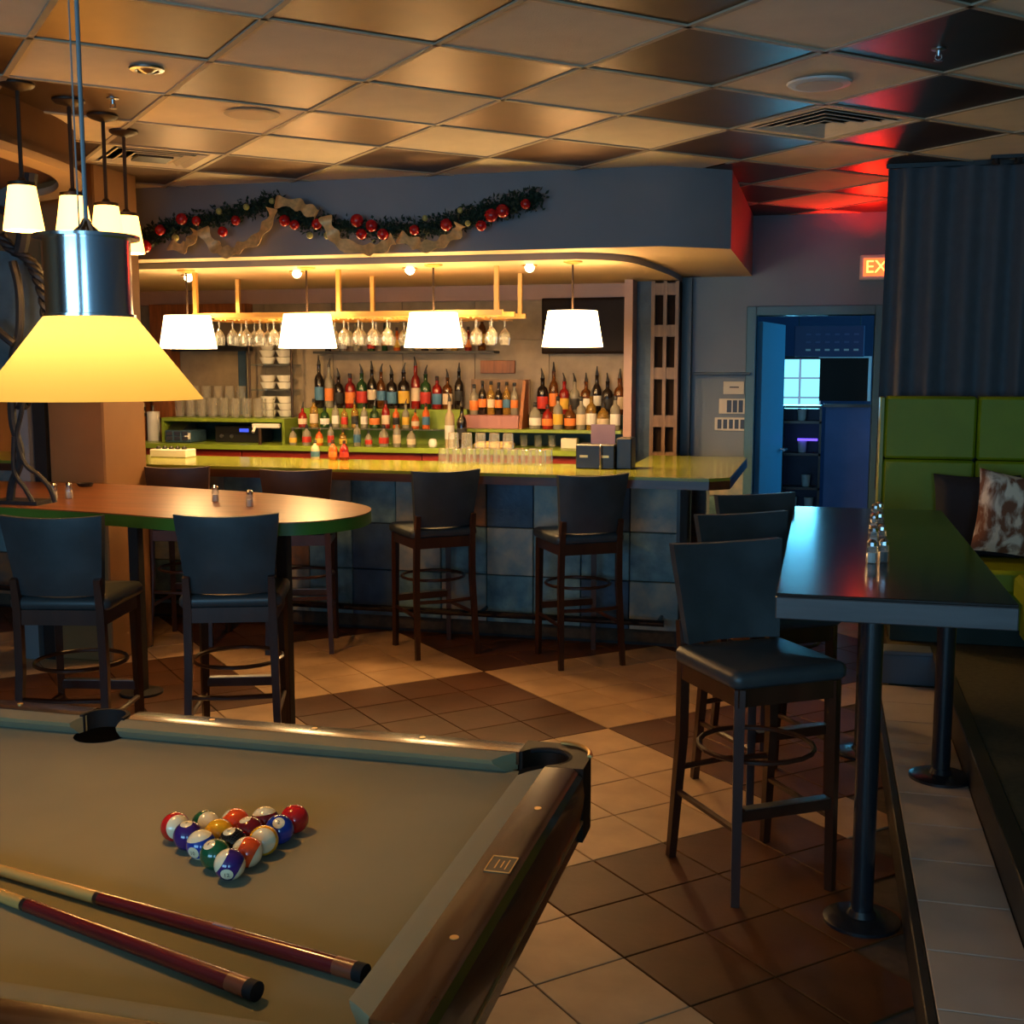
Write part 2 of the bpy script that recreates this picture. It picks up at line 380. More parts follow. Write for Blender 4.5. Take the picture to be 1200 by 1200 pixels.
# ---- walls
DX0, DX1, DZ = -0.49, 0.35, 2.065     # doorway
wb = MB().box(XL, DX0, YB, YB + 0.14, 0, ZC).box(DX1, XR, YB, YB + 0.14, 0, ZC).box(DX0, DX1, YB, YB + 0.14, DZ, ZC)
wall_back = struct('wall_back', wb, 'backwall')
struct('wall_left', B(XL - 0.12, XL, Y0, YB + 0.14, 0, ZC), 'tanwall')
struct('wall_right', B(XR, XR + 0.12, Y0, 13.0, 0, ZC), 'backwall')
wf = MB()
for (a, b_) in ((XL, -3.7), (-0.7, 0.45), (2.05 - 0.05, XR + 0.02)):
    if b_ > a: wf.box(a, b_, Y0 - 0.14, Y0, 0, ZC)
wf.box(-3.7, -0.7, Y0 - 0.14, Y0, 0, 0.65).box(-3.7, -0.7, Y0 - 0.14, Y0, 2.45, ZC)
wf.box(0.45, 1.75, Y0 - 0.14, Y0, 0, 0.65).box(0.45, 1.75, Y0 - 0.14, Y0, 2.45, ZC)
struct('wall_front', wf, 'tanwall')
for n, (a, b_) in enumerate(((-3.7, -0.7), (0.45, 1.75))):
    w = MB(); w.box(a, b_, Y0 - 0.10, Y0 - 0.04, 0.65, 0.70).box(a, b_, Y0 - 0.10, Y0 - 0.04, 2.40, 2.45)
    k = 3 if n == 0 else 2
    for q in range(k + 1):
        xx = a + (b_ - a) * q / k; w.box(max(a, xx - 0.025), min(b_, xx + 0.025), Y0 - 0.10, Y0 - 0.04, 0.65, 2.45)
    struct('window_%d' % (n + 1), w, 'black')
# unseen partition added behind the curtain to block the exit sign's red light
struct('light_block_partition', B(0.40, XR, 7.02, 7.14, 0, ZC), 'backwall')
# door frame
fr = MB().box(DX0 - 0.07, DX0, YB - 0.03, YB + 0.17, 0, DZ + 0.07, b=0.006).box(DX1, DX1 + 0.07, YB - 0.03, YB + 0.17, 0, DZ + 0.07, b=0.006)
fr.box(DX0, DX1, YB - 0.03, YB + 0.17, DZ, DZ + 0.07, b=0.006)
struct('trim_1', fr, 'frame_blue')
struct('baseboard_back', B(-0.80, DX0 - 0.07, YB - 0.02, YB, 0, 0.12), 'black')

# ---- bulkhead over the bar
bulk = struct('bulkhead', MB().prism([(-6.2, 6.66), (-0.89, 6.66), (-0.53, 6.91), (-0.53, 9.0), (-6.2, 9.0)], 2.355, ZC + 0.01, 1, 0), ['bulkhead', 'cream'])
cp = [(-6.2, 6.88), (-1.42, 6.88)] + [(p.x, p.y) for p in catmull([(-1.42, 6.88, 0), (-1.25, 7.0, 0), (-1.14, 7.22, 0), (-1.08, 7.7, 0), (-1.04, 8.3, 0), (-1.03, 8.98, 0)], 5)][1:] + [(-6.2, 8.98)]
struct('bar_canopy', MB().prism(cp, 2.315, 2.355, 1, 0), ['bulkhead', 'cream'])
# ---- curved bulkhead at upper left
arc_o = [(p.x, p.y) for p in catmull([(-3.20, 2.6, 0), (-3.21, 3.4, 0), (-3.23, 4.0, 0), (-3.28, 4.45, 0), (-3.37, 4.85, 0), (-3.58, 5.2, 0), (-3.90, 5.45, 0), (-4.6, 5.65, 0), (-6.2, 5.75, 0)], 5)]
def strip(mb, line, off0, off1, z0, z1):     # solid band following a plan curve
    n = len(line); vs = []
    for i, (x, y) in enumerate(line):
        a, b_ = line[max(i - 1, 0)], line[min(i + 1, n - 1)]; d = Vector((b_[0] - a[0], b_[1] - a[1])).normalized(); nn = Vector((d.y, -d.x))
        for o_, z in ((off0, z0), (off1, z0), (off1, z1), (off0, z1)): vs.append((x + nn.x * o_, y + nn.y * o_, z))
    fs = [(0, 1, 2, 3), tuple((n - 1) * 4 + q for q in (3, 2, 1, 0))]
    for i in range(n - 1):
        for q in range(4): fs.append((i * 4 + q, i * 4 + (q + 1) % 4, (i + 1) * 4 + (q + 1) % 4, (i + 1) * 4 + q))
    return mb.add(vs, fs)
struct('soffit_side', MB().prism(arc_o + [(-6.2, 2.6)], 2.625, ZC + 0.01), 'tanwall')
struct('bulkhead_side', strip(MB(), arc_o, 0.0, -0.06, 2.59, ZC + 0.01), 'tanwall')
struct('trim_2', strip(MB(), arc_o, 0.03, -0.085, 2.558, 2.592), 'cream')
# ---- pillar and wall with the opening beside it
struct('pillar', MB().box(-4.26, -3.90, 5.82, 6.25, 0, 2.80, b=0.01), 'tanwall')
struct('wall_header', MB().box(-6.2, -4.26, 5.90, 6.10, 1.95, ZC), 'tanwall')
tr = MB().box(-4.34, -4.262, 5.80, 5.92, 0, 1.95); struct('trim_3', tr, 'black')
struct('trim_4', MB().box(-4.47, -4.36, 5.78, 5.90, 0, 2.3), 'bulkhead')

# ---- stepped platform on the right
plat = MB().box(0.31, 0.60, Y0 + 0.02, 5.97, 0, 0.128); struct('step', plat, 'grout')
step = bpy.data.objects['step']
struct('trim_5', MB().box(0.285, 0.312, Y0 + 0.02, 5.97, 0, 0.142, b=0.004), 'riser')
tm = B(-0.1275, 0.1275, -0.1505, 0.1505, 0, 0.013, b=0.002).mesh('step_tile', 'tile_step')
for k in range(-14, 10):
    yy = 3.02 + 0.305 * k
    if -0.1 < yy < 5.85: link('step_tile', tm, step, (0.442, yy, 0.1275))
pl = MB().box(0.59, XR, Y0 + 0.02, 7.02, 0, 0.30).box(0.36, 0.60, 5.975, 7.02, 0, 0.30); struct('platform', pl, 'carpet')
struct('trim_6', MB().box(0.572, 0.59, Y0 + 0.02, 5.96, 0.1, 0.275).box(0.560, 0.62, Y0 + 0.02, 5.96, 0.275, 0.306, b=0.004), 'riser')
struct('trim_7', MB().box(0.33, 0.575, 5.955, 5.975, 0.14, 0.285).box(0.33, 0.56, 5.945, 6.10, 0.285, 0.306, b=0.004), 'riser_blue')

# ================================================================== POOL TABLE
NX0, NX1, NY0, NY1 = -2.858, -0.622, 1.378, 2.496      # cushion nose rectangle
BED, RAIL = 0.765, 0.802
XM = (NX0 + NX1) / 2
CW, RW = 0.050, 0.136
pool = thing('pool_table', 'pool table with khaki cloth and dark wooden rails in the foreground', 'pool table', (XM, (NY0 + NY1) / 2, 0))
OFF = Vector((XM, (NY0 + NY1) / 2, 0))
def pp(mb, name, mats, parent=pool, ang=35):
    mb.v = [(x - OFF.x, y - OFF.y, z) for x, y, z in mb.v]
    return mb.build(name, mats, parent, ang=ang)
pp(B(NX0 - 0.045, NX1 + 0.045, NY0 - 0.045, NY1 + 0.045, BED - 0.03, BED), 'bed_cloth', 'felt')
def cushion(axis, a0, a1, nose, sgn, k0, k1):
    prof = [(0.0, RAIL - 0.001), (0.004, RAIL - 0.012), (0.030, BED + 0.001), (CW + 0.004, BED + 0.001), (CW + 0.004, RAIL + 0.005), (0.02, RAIL + 0.003)]
    m = MB(); vs = []
    for e, (a, k) in enumerate(((a0, k0), (a1, k1))):
        for d, z in prof:
            aa = a + d * k; n = nose + sgn * d
            vs.append((aa, n, z) if axis == 'x' else (n, aa, z))
    n = len(prof)
    fs = [(i, (i + 1) % n, n + (i + 1) % n, n + i) for i in range(n)] + [tuple(range(n)), tuple(range(2 * n - 1, n - 1, -1))]
    return pp(m.add(vs, fs), 'cushion', 'felt', ang=20)
CC, SC = 0.082, 0.066
for (nose, sg) in ((NY1, 1), (NY0, -1)):
    cushion('x', NX0 + CC, XM - SC, nose, sg, -0.9, 0.25)
    cushion('x', XM + SC, NX1 - CC, nose, sg, -0.25, 0.9)
cushion('y', NY0 + CC, NY1 - CC, NX1, 1, -0.9, 0.9)
cushion('y', NY0 + CC, NY1 - CC, NX0, -1, -0.9, 0.9)
RT, RBOT = RAIL + 0.006, 0.64
def rail(axis, a0, a1, nose, sgn, mname):
    prof = [(CW, RT - 0.03), (CW, RT), (RW - 0.022, RT + 0.001), (RW - 0.008, RT - 0.005), (RW, RT - 0.018), (RW + 0.004, RT - 0.06), (RW - 0.008, RBOT), (RW - 0.06, RBOT), (RW - 0.06, RT - 0.03)]
    vs = []
    for a in (a0, a1):
        for d, z in prof:
            n = nose + sgn * d; vs.append((a, n, z) if axis == 'x' else (n, a, z))
    n = len(prof)
    fs = [(i, (i + 1) % n, n + (i + 1) % n, n + i) for i in range(n)] + [tuple(range(n)), tuple(range(2 * n - 1, n - 1, -1))]
    return pp(MB().add(vs, fs), 'rail', mname, ang=25)
for (nose, sg) in ((NY1, 1), (NY0, -1)):
    rail('x', NX0 + 0.03, XM - 0.062, nose, sg, 'rail_wood_x'); rail('x', XM + 0.062, NX1 - 0.03, nose, sg, 'rail_wood_x')
rail('y', NY0 + 0.03, NY1 - 0.03, NX1, 1, 'rail_wood'); rail('y', NY0 + 0.03, NY1 - 0.03, NX0, -1, 'rail_wood')
# pin stripe along the end rail skirt
for sx, nx in ((1, NX1), (-1, NX0)):
    m = MB().box(*sorted((nx + sx * (RW - 0.005), nx + sx * (RW + 0.0015))), NY0 + 0.03, NY1 - 0.03, RBOT + 0.045, RBOT + 0.051)
    pp(m, 'inlay_strip', 'brass')
# corner castings with pockets
def arc(cx, cy, r, a0, a1, n): return [(cx + r * math.cos(a0 + (a1 - a0) * i / n), cy + r * math.sin(a0 + (a1 - a0) * i / n)) for i in range(n + 1)]
for cxn, sx in ((NX1, 1), (NX0, -1)):
    for cyn, sy in ((NY1, 1), (NY0, -1)):
        m = MB(); c = (cxn + sx * 0.034, cyn + sy * 0.034); q = math.atan2(sy, sx)
        loc_o = [(0.137, -0.030)] + arc(0.055, 0.055, 0.082, -0.02, PI / 2 + 0.02, 10) + [(-0.030, 0.137)]
        loc_i = [(-0.030, 0.054)] + arc(0.034, 0.034, 0.060, math.radians(160), math.radians(-70), 14) + [(0.054, -0.030)]
        pl_c = [(cxn + sx * x, cyn + sy * y) for x, y in loc_o + loc_i]
        m.prism(pl_c, RBOT, RT + 0.001); cast = pp(m, 'corner_casting', 'cast_dark')
        m = MB(); m.lathe([(0.012, -0.11), (0.040, -0.10), (0.058, -0.05), (0.060, -0.034)], 20, (c[0], c[1], RAIL)); pk = pp(m, 'pocket', 'rubber')
        m = MB(); a = arc(c[0], c[1], 0.062, q - PI * 0.5, q + PI * 0.5, 12)
        m.tube([(x, y, RAIL + 0.002) for x, y in a], 0.006, 8); pp(m, 'pocket_rim', 'rubber')
        m = MB(); a = arc(cxn + sx * 0.055, cyn + sy * 0.055, 0.080, q - PI * 0.26, q + PI * 0.26, 8)
        m.tube([(x, y, RT + 0.002) for x, y in a], 0.006, 6); pp(m, 'corner_trim', 'brass')
        pp(MB().lathe([(0.052, BED + 0.0012), (0.052, BED + 0.0016)], 20, (c[0] - sx * 0.006, c[1] - sy * 0.006, 0)), 'pocket_shade_disc', 'pocket_shade')  # black disc on the uncut cloth, painted dark as the pocket's depth
for cyn, sy in ((NY1, 1), (NY0, -1)):
    c = (XM, cyn + sy * 0.050)
    a = arc(c[0], c[1], 0.064, sy * -0.15, sy * (PI + 0.15), 14)
    m = MB()
    inn = arc(c[0], c[1], 0.054, sy * (PI + 0.15), sy * -0.15, 14)
    m.prism(a + inn, RBOT + 0.04, RAIL + 0.010); pp(m, 'pocket', 'rubber')
    pp(MB().prism(arc(c[0], c[1] - sy * 0.016, 0.066, 0, 2 * PI, 20)[:-1], BED + 0.001, BED + 0.0016), 'pocket_shade_disc', 'pocket_shade')
for k in (1, 2, 3):
    y = NY0 + (NY1 - NY0) * k / 4
    for sx, nx in ((1, NX1), (-1, NX0)):
        if k == 2 and sx == 1:
            m = MB().box(nx + 0.070, nx + 0.118, y - 0.034, y + 0.034, RT, RT + 0.0016); pl_ = pp(m, 'nameplate', 'bronze')
            bd = MB()
            for (xa, xb, ya, yb) in ((0.070, 0.118, -0.034, -0.031), (0.070, 0.118, 0.031, 0.034), (0.070, 0.072, -0.034, 0.034), (0.116, 0.118, -0.034, 0.034), (0.085, 0.087, -0.018, 0.018), (0.095, 0.097, -0.014, 0.014), (0.104, 0.106, -0.020, 0.02)):
                bd.box(nx + xa, nx + xb, y + ya, y + yb, RT + 0.0016, RT + 0.0024)
            pp(bd, 'plate_border', 'brass', pl_)
        else: pp(MB().lathe([(0.0075, RT), (0.0075, RT + 0.002)], 12, (nx + sx * 0.094, y, 0)), 'sight', 'brass')
for k in (1, 2, 3, 5, 6, 7):
    x = NX0 + (NX1 - NX0) * k / 8
    for sy, ny in ((1, NY1), (-1, NY0)): pp(MB().lathe([(0.0075, RT), (0.0075, RT + 0.002)], 12, (x, ny + sy * 0.094, 0)), 'sight', 'brass')
body = MB()
def frus(x0, x1, y0, y1, z0, X0, X1, Y0_, Y1_, z1):
    vs = [(x0, y0, z0), (x1, y0, z0), (x1, y1, z0), (x0, y1, z0), (X0, Y0_, z1), (X1, Y0_, z1), (X1, Y1_, z1), (X0, Y1_, z1)]
    return vs, [(3, 2, 1, 0), (4, 5, 6, 7), (0, 1, 5, 4), (1, 2, 6, 5), (2, 3, 7, 6), (3, 0, 4, 7)]
body.add(*frus(NX0 + 0.16, NX1 - 0.16, NY0 + 0.12, NY1 - 0.12, 0.40, NX0 - 0.03, NX1 + 0.03, NY0 - 0.03, NY1 + 0.03, 0.735)); pp(body, 'cabinet_body', 'rail_wood_x')
for sx, x in ((1, NX0 + 0.30), (-1, NX1 - 0.30)):
    for sy, y in ((1, NY0 + 0.26), (-1, NY1 - 0.26)):
        m = MB().add(*frus(x - 0.07, x + 0.07, y - 0.07, y + 0.07, 0.0, x - 0.11, x + 0.11, y - 0.11, y + 0.11, 0.42)); pp(m, 'leg', 'wood_dark')

# ---- balls
BR = 0.0286
BC = {1: (0.75, 0.36, 0.01), 2: (0.010, 0.035, 0.28), 3: (0.50, 0.012, 0.012), 4: (0.035, 0.012, 0.13), 5: (0.72, 0.075, 0.012), 6: (0.008, 0.085, 0.035), 7: (0.15, 0.008, 0.012), 8: (0.010, 0.009, 0.009)}
BN = {1: 'yellow', 2: 'blue', 3: 'red', 4: 'purple', 5: 'orange', 6: 'green', 7: 'maroon', 8: 'black'}
MT['ball_white'] = mat('ball_white', (0.74, 0.66, 0.42), 0.12, coat=0.5)
for k, c in BC.items(): MT['ball%d' % k] = mat('ball%d' % k, c, 0.12, coat=0.5)
def txt_mesh(s, size, m):
    c = bpy.data.curves.new('t', 'FONT'); c.body = s; c.size = size; c.align_x = 'CENTER'; c.align_y = 'CENTER'; c.resolution_u = 2
    o = bpy.data.objects.new('t', c); me = bpy.data.meshes.new_from_object(o); bpy.data.objects.remove(o); bpy.data.curves.remove(c)
    me.materials.clear(); me.materials.append(MT[m]); return me
ctr = Vector((-1.070, 1.966)); Rr = 0.2300 / math.sqrt(3)
def dirv(a): return Vector((math.cos(math.radians(a)), math.sin(math.radians(a))))
vA, vB, vC = ctr + dirv(-65) * Rr, ctr + dirv(175) * Rr, ctr + dirv(55) * Rr
lay = {12: (4, 0, 0), 6: (3, 1, 0), 10: (2, 2, 0), 4: (1, 3, 0), 11: (0, 4, 0), 13: (3, 0, 1), 9: (2, 0, 2), 2: (1, 0, 3), 3: (0, 0, 4), 14: (0, 3, 1), 5: (0, 2, 2), 15: (0, 1, 3), 8: (2, 1, 1), 1: (1, 2, 1), 7: (1, 1, 2)}
axis = {12: (-0.75, -0.35, 0.55), 10: (-0.2, -0.1, 1), 11: (0.75, -0.6, 0.25), 13: (-0.8, -0.15, 0.4), 9: (0.35, -0.85, 0.35), 14: (0.75, -0.5, 0.4), 15: (-0.15, 0.1, 1)}
spot = {12: (0.25, -0.9, -0.3), 10: (-0.1, -0.95, -0.2), 2: (0.25, -0.6, 0.75), 8: (-0.1, -0.3, 0.95), 6: (-0.2, -0.45, 0.87), 4: (0.0, -0.2, 0.98), 3: (-0.4, 0.3, 0.85), 5: (-0.6, -0.2, 0.7), 7: (-0.2, -0.2, 0.95), 1: (0.2, 0.5, 0.8)}
def ball_mesh(nm, stripe, k):
    m = MB(); n, h = 24, 16; prof = [(max(1e-7, BR * math.sin(PI * i / h)), -BR * math.cos(PI * i / h)) for i in range(h + 1)]
    mis = [0] * (h + 1)
    if stripe:
        for i in range(h):
            zc_ = -math.cos(PI * (i + 0.5) / h)
            mis[i] = 1 if abs(zc_) > 0.50 else 0
    m.lathe(prof, n, mis=mis[:h] + [0]); return m.mesh(nm, ['ball%d' % k, 'ball_white'], ang=60)
place_words = {12: 'nearest the camera at the tip of the rack', 3: 'at the far right corner of the rack', 11: 'at the far left corner of the rack'}
for num, (a, b_, c_) in lay.items():
    p = (vA * a + vB * b_ + vC * c_) / 4; k = num if num <= 8 else num - 8; st = num > 8
    lab = '%s %s pool ball %s' % (('white with ' + BN[k]) if st else 'solid', 'stripe' if st else BN[k], place_words.get(num, 'racked in the triangle on the cloth'))
    t = thing('pool_ball', lab, 'pool ball', (p.x, p.y, BED + 0.0006), group='racked pool balls')
    bo = link('ball', ball_mesh('pool_ball_%d' % num, st, k), t, (0, 0, BR))
    if st:
        bo.rotation_mode = 'QUATERNION'; bo.rotation_quaternion = Vector((0, 0, 1)).rotation_difference(Vector(axis[num]).normalized())
    if num in spot:
        d = Vector(spot[num]).normalized()
        capm = MB(); prof = [(BR * 1.004 * math.sin(a_), BR * 1.004 * math.cos(a_)) for a_ in (0.42, 0.30, 0.18, 0.06)] + [(1e-7, BR * 1.004)]
        capm.shell(prof, 16); so = capm.build('number_spot', 'ball_white', t, (0, 0, BR)); so.rotation_mode = 'QUATERNION'
        so.rotation_quaternion = d.to_track_quat('Z', 'Y')
        no = link('number', txt_mesh(str(num), 0.011, 'black'), so, (0, 0, BR * 1.012))

# ---- cues lying on the cloth
def cue(tail, head, red_len, label):
    a, b_ = Vector(tail), Vector(head); d = (b_ - a).normalized(); L = 1.42
    t = thing('pool_cue', label, 'pool cue', (b_.x, b_.y, BED))
    t.rotation_euler.z = math.atan2(-d.y, -d.x)          # local +X runs from butt to tip
    def seg(name, x0, x1, m, par=t, n=14, extra=0.0):
        rr = lambda x: 0.0150 - (0.0150 - 0.0065) * x / L
        mb = MB().tube([(x0, 0, rr(x0) + 0.0006), (x1, 0, rr(x1) + 0.0006)], [rr(x0) + extra, rr(x1) + extra], n)
        return mb.build(name, m, par)
    seg('bumper', 0.0, 0.018, 'rubber'); seg('butt_cap', 0.018, 0.055, 'cue_end')
    bt = seg('butt', 0.055, red_len, 'cue_red')
    seg('joint_ring', red_len, red_len + 0.010, 'wood_dark'); seg('shaft', red_len + 0.010, L - 0.02, 'cue_wood'); seg('ferrule', L - 0.02, L, 'white')
    if red_len > 0.55: B(0.26, 0.30, -0.003, 0.003, 0.0262, 0.0279).build('decal', 'purple', bt)
    return t
cue((-1.430, 1.754), (-0.640, 1.568), 0.555, 'longer-showing red-butt pool cue lying nearer the racked balls')
cue((-1.359, 1.664), (-0.775, 1.480), 0.535, 'red-butt pool cue lying nearest the camera edge of the cloth')

# ---- pool lamp
LX, LY = -1.318, 1.94
t = thing('pool_lamp', 'large yellow conical lamp with chrome collar hanging over pool table', 'pendant lamp', (LX, LY, 1.63))
prof = [(0.196, 0.0), (0.079, 0.152)]
MB().shell([(0.199, 0.0), (0.080, 0.154)], 48).build('shade', 'shade_pool', t)
MB().lathe([(0.082, 0.151), (0.082, 0.156), (0.077, 0.157), (0.077, 0.292), (0.094, 0.293), (0.094, 0.299), (0.03, 0.302), (0.012, 0.318), (0.006, 0.33)], 40).build('chrome_collar', 'chrome', t)
MB().tube([(0, 0, 0.32), (0, 0, 1.155)], 0.0042, 8).build('hanging_cable', 'cord', t)
MB().tube([(-0.015, 0, 0.30), (-0.016, 0, 0.7), (-0.012, 0.0, 1.155)], 0.0016, 6).build('power_cord', 'cord', t)
MB().lathe([(0.06, 1.130), (0.06, 1.150), (0.02, 1.158)], 20).build('ceiling_canopy', 'steel', t)
MB().sphere((0, 0, 0.105), 0.026, 12, 8).build('bulb', 'bulb', t)
point('pool_lamp_light', (0, 0, 0.065), 14, (1.0, 0.56, 0.17), 0.03, t)

# ---- four small pendants on the left
def pendant_left(x, y, label, first=[None]):
    if first[0] is None:
        t = thing('cone_pendant_lamp', label, 'pendant lamp', (x, y, 2.225), group='small cone pendants at left')
        MB().shell([(0.074, 0.0), (0.078, 0.0), (0.051, 0.178), (0.047, 0.178), (0.074, 0.0)], 28).build('shade', 'shade_left', t)
        MB().lathe([(0.053, 0.172), (0.053, 0.186), (0.02, 0.192), (0.012, 0.205)], 20).build('shade_cap', 'bronze', t)
        MB().tube([(0, 0, 0.2), (0, 0, 0.55)], 0.0085, 8).build('stem', 'bronze', t)
        MB().lathe([(0.015, 0.535), (0.055, 0.548), (0.066, 0.556), (0.066, 0.564)], 22).build('ceiling_canopy', 'bronze', t)
        MB().sphere((0, 0, 0.08), 0.022, 10, 6).build('bulb', 'bulb', t)
        first[0] = t
    else: t = dup(first[0], (x, y, 2.225), 0, label)
    point('pendant_light', (0, 0, 0.03), 6.0, (1.0, 0.52, 0.17), 0.03, t)
for x, y, l in ((-3.08, 4.12, 'leftmost and nearest small white cone pendant on dark rod'), (-3.06, 4.42, 'second small cone pendant from the left, right above chrome collar'),
                (-3.10, 4.72, 'third small cone pendant from the left, partly behind lamp collar'), (-3.21, 5.05, 'farthest small cone pendant nearest the garland')):
    pendant_left(x, y, l)

# ---- four drum pendants over the bar
first = None
for i, x in enumerate((-4.03, -3.183, -2.338, -1.463)):
    lab = ['leftmost of the white drum pendants above the bar', 'second white drum pendant from the left above the bar', 'third white drum pendant from the left above the bar', 'rightmost white drum pendant, in front of dark television'][i]
    if first is None:
        t = first = thing('drum_pendant_lamp', lab, 'pendant lamp', (x, 7.0, 1.81), group='drum pendants over the bar')
        MB().shell([(0.180, 0.0), (0.184, 0.0), (0.148, 0.212), (0.144, 0.212), (0.180, 0.0)], 32).build('shade', 'shade_bar', t)
        MB().tube([(0, 0, 0.19), (0, 0, 0.50)], 0.006, 8).build('stem', 'bronze', t)
        MB().lathe([(0.02, 0.485), (0.055, 0.497), (0.06, 0.505)], 20).build('ceiling_canopy', 'brass', t)
        sp = MB()
        for k in range(3):
            a = k * 2 * PI / 3; sp.tube([(0, 0, 0.2), (0.146 * math.cos(a), 0.146 * math.sin(a), 0.2)], 0.003, 6)
        sp.build('spider', 'brass', t); MB().sphere((0, 0, 0.10), 0.03, 10, 6).build('bulb', 'bulb', t)
    else: t = dup(first, (x, 7.0, 1.81), 0, lab)
    point('drum_light', (0, 0, 0.02), 13, (1.0, 0.55, 0.19), 0.05, t)
    point('drum_uplight', (0, 0, 0.19), 6.0, (1.0, 0.55, 0.18), 0.05, t)
# ---- recessed downlights in the canopy
for i, (x, y) in enumerate(((-4.22, 7.36), (-3.36, 7.24), (-2.55, 7.17), (-1.77, 7.17))):
    t = thing('downlight', ORD[i] + ' bright round downlight from the left under the bar canopy', 'downlight', (x, y, 2.315), group='canopy downlights')
    MB().lathe([(0.045, -0.004), (0.05, -0.012), (0.035, -0.012), (0.033, -0.002)], 18).build('trim_ring', 'brass', t)
    MB().sphere((0, 0, -0.016), 0.030, 12, 8).build('bulb', 'bulb', t)
    L = bpy.data.lights.new('downlight_spot', 'SPOT'); L.energy = 75; L.color = (1.0, 0.60, 0.23); L.spot_size = math.radians(110); L.spot_blend = 0.6; L.shadow_soft_size = 0.03
    o = bpy.data.objects.new('downlight_spot', L); COL.objects.link(o); o.parent = t; o.location = (0, 0, -0.06); o.rotation_euler.x = math.radians(28)

# ================================================================== STOOLS
def pad(w, d, z0, z1, r=0.03, bow=0.0):      # soft cushion with rounded plan and rounded edges
    m = MB(); lv = [(0.012, z0), (0.0, z0 + 0.012), (0.0, z1 - 0.02), (0.010, z1 - 0.006), (0.03, z1)]
    n = 6; rings = []
    for ins, z in lv:
        ring = []
        for cx_, cy_, a0 in ((w / 2 - r, d / 2 - r, 0), (-w / 2 + r, d / 2 - r, PI / 2), (-w / 2 + r, -d / 2 + r, PI), (w / 2 - r, -d / 2 + r, 1.5 * PI)):
            for k in range(n + 1):
                a = a0 + PI / 2 * k / n; ring.append((cx_ + (r - ins) * math.cos(a), cy_ + (r - ins) * math.sin(a), z))
        rings.append(ring)
    N = len(rings[0]); vs = [p for ring in rings for p in ring]; fs = []
    for i in range(len(rings) - 1):
        for k in range(N): fs.append((i * N + k, i * N + (k + 1) % N, (i + 1) * N + (k + 1) % N, (i + 1) * N + k))
    fs.append(tuple(reversed(range(N)))); top = len(vs)
    vs.append((0, 0, z1 + bow)); b0 = (len(rings) - 1) * N
    for k in range(N): fs.append((b0 + k, b0 + (k + 1) % N, top))
    return m.add(vs, fs)
def make_stool(label, seat_m, back_m, group):
    t = thing('bar_stool', label, 'bar stool', group=group)
    s = pad(0.42, 0.41, 0.705, 0.762, 0.035, 0.012); s.v = [(x, y + 0.0, z) for x, y, z in s.v]; s.build('seat', seat_m, t, ang=50)
    # curved, slightly raked back rest, wider at the top
    m = MB(); nx, nz = 10, 6; th = 0.046; vs = []
    for side in (0, 1):
        for j in range(nz + 1):
            f = j / nz; z = 0.768 + 0.327 * f; hw = 0.175 + 0.035 * f; yb = -0.205 - 0.055 * f
            for i in range(nx + 1):
                a = -1 + 2 * i / nx; cv = 0.035 * a * a
                edge = 0.75 if (i in (0, nx) or j in (0, nz)) else 1.0
                zz = z + (0.010 * (a * a) - 0.004 if j == nz else 0)
                vs.append((hw * a, yb + cv + (th / 2 * edge if side else -th / 2 * edge), zz))
    fs = []; W_ = nx + 1; O = W_ * (nz + 1)
    for sd in (0, 1):
        for j in range(nz):
            for i in range(nx): fs.append(tuple(sd * O + q for q in (j * W_ + i, j * W_ + i + 1, (j + 1) * W_ + i + 1, (j + 1) * W_ + i)))
    bd = [i for i in range(W_)] + [(j) * W_ + nx for j in range(1, nz + 1)] + [nz * W_ + i for i in range(nx - 1, -1, -1)] + [j * W_ for j in range(nz - 1, 0, -1)]
    for k in range(len(bd)): a, b_ = bd[k], bd[(k + 1) % len(bd)]; fs.append((a, b_, b_ + O, a + O))
    m.add(vs, fs).build('backrest', back_m, t, ang=60)
    for sx in (-1, 1):
        MB().tube([(sx * 0.172, 0.172, 0.70), (sx * 0.176, 0.180, 0.0)], [0.024, 0.019], 4).build('leg', 'wood_stool', t, ang=20)
        MB().tube([(sx * 0.172, -0.218, 0.84), (sx * 0.172, -0.195, 0.72), (sx * 0.176, -0.190, 0.45), (sx * 0.188, -0.232, 0.0)], [0.019, 0.023, 0.023, 0.019], 4).build('leg', 'wood_stool', t, ang=20)
        MB().tube([(sx * 0.174, 0.175, 0.245), (sx * 0.180, -0.203, 0.245)], 0.012, 6).build('stretcher', 'wood_stool', t)
    ap = MB().box(-0.185, 0.185, 0.165, 0.187, 0.645, 0.708).box(-0.185, 0.185, -0.205, -0.185, 0.645, 0.708).box(-0.187, -0.167, -0.19, 0.17, 0.645, 0.708).box(0.167, 0.187, -0.19, 0.17, 0.645, 0.708)
    ap.build('apron', 'wood_stool', t)
    fr_ = MB().box(-0.165, 0.165, 0.165, 0.190, 0.275, 0.315, b=0.003).build('footrest', 'wood_stool', t)
    MB().box(-0.155, 0.155, 0.162, 0.196, 0.315, 0.3185).build('kick_plate', 'steel', fr_)
    MB().tube([(-0.175, -0.20, 0.33), (0, -0.225, 0.33), (0.175, -0.20, 0.33)], 0.011, 6).build('stretcher', 'wood_stool', t)
    rg = [(0.188 * math.cos(a), 0.188 * math.sin(a) - 0.005, 0.45) for a in [2 * PI * k / 20 for k in range(21)]]
    MB().tube(rg, 0.009, 6, cap=False).build('ring_brace', 'wood_stool', t)
    return t
G1, G2, G3 = 'bar stools along the slate bar', 'bar stools at the round-ended table', 'bar stools at the dark high table'
s0 = make_stool('dark blue bar stool at the slate bar, second from the right', 'vinyl', 'vinyl', G1)
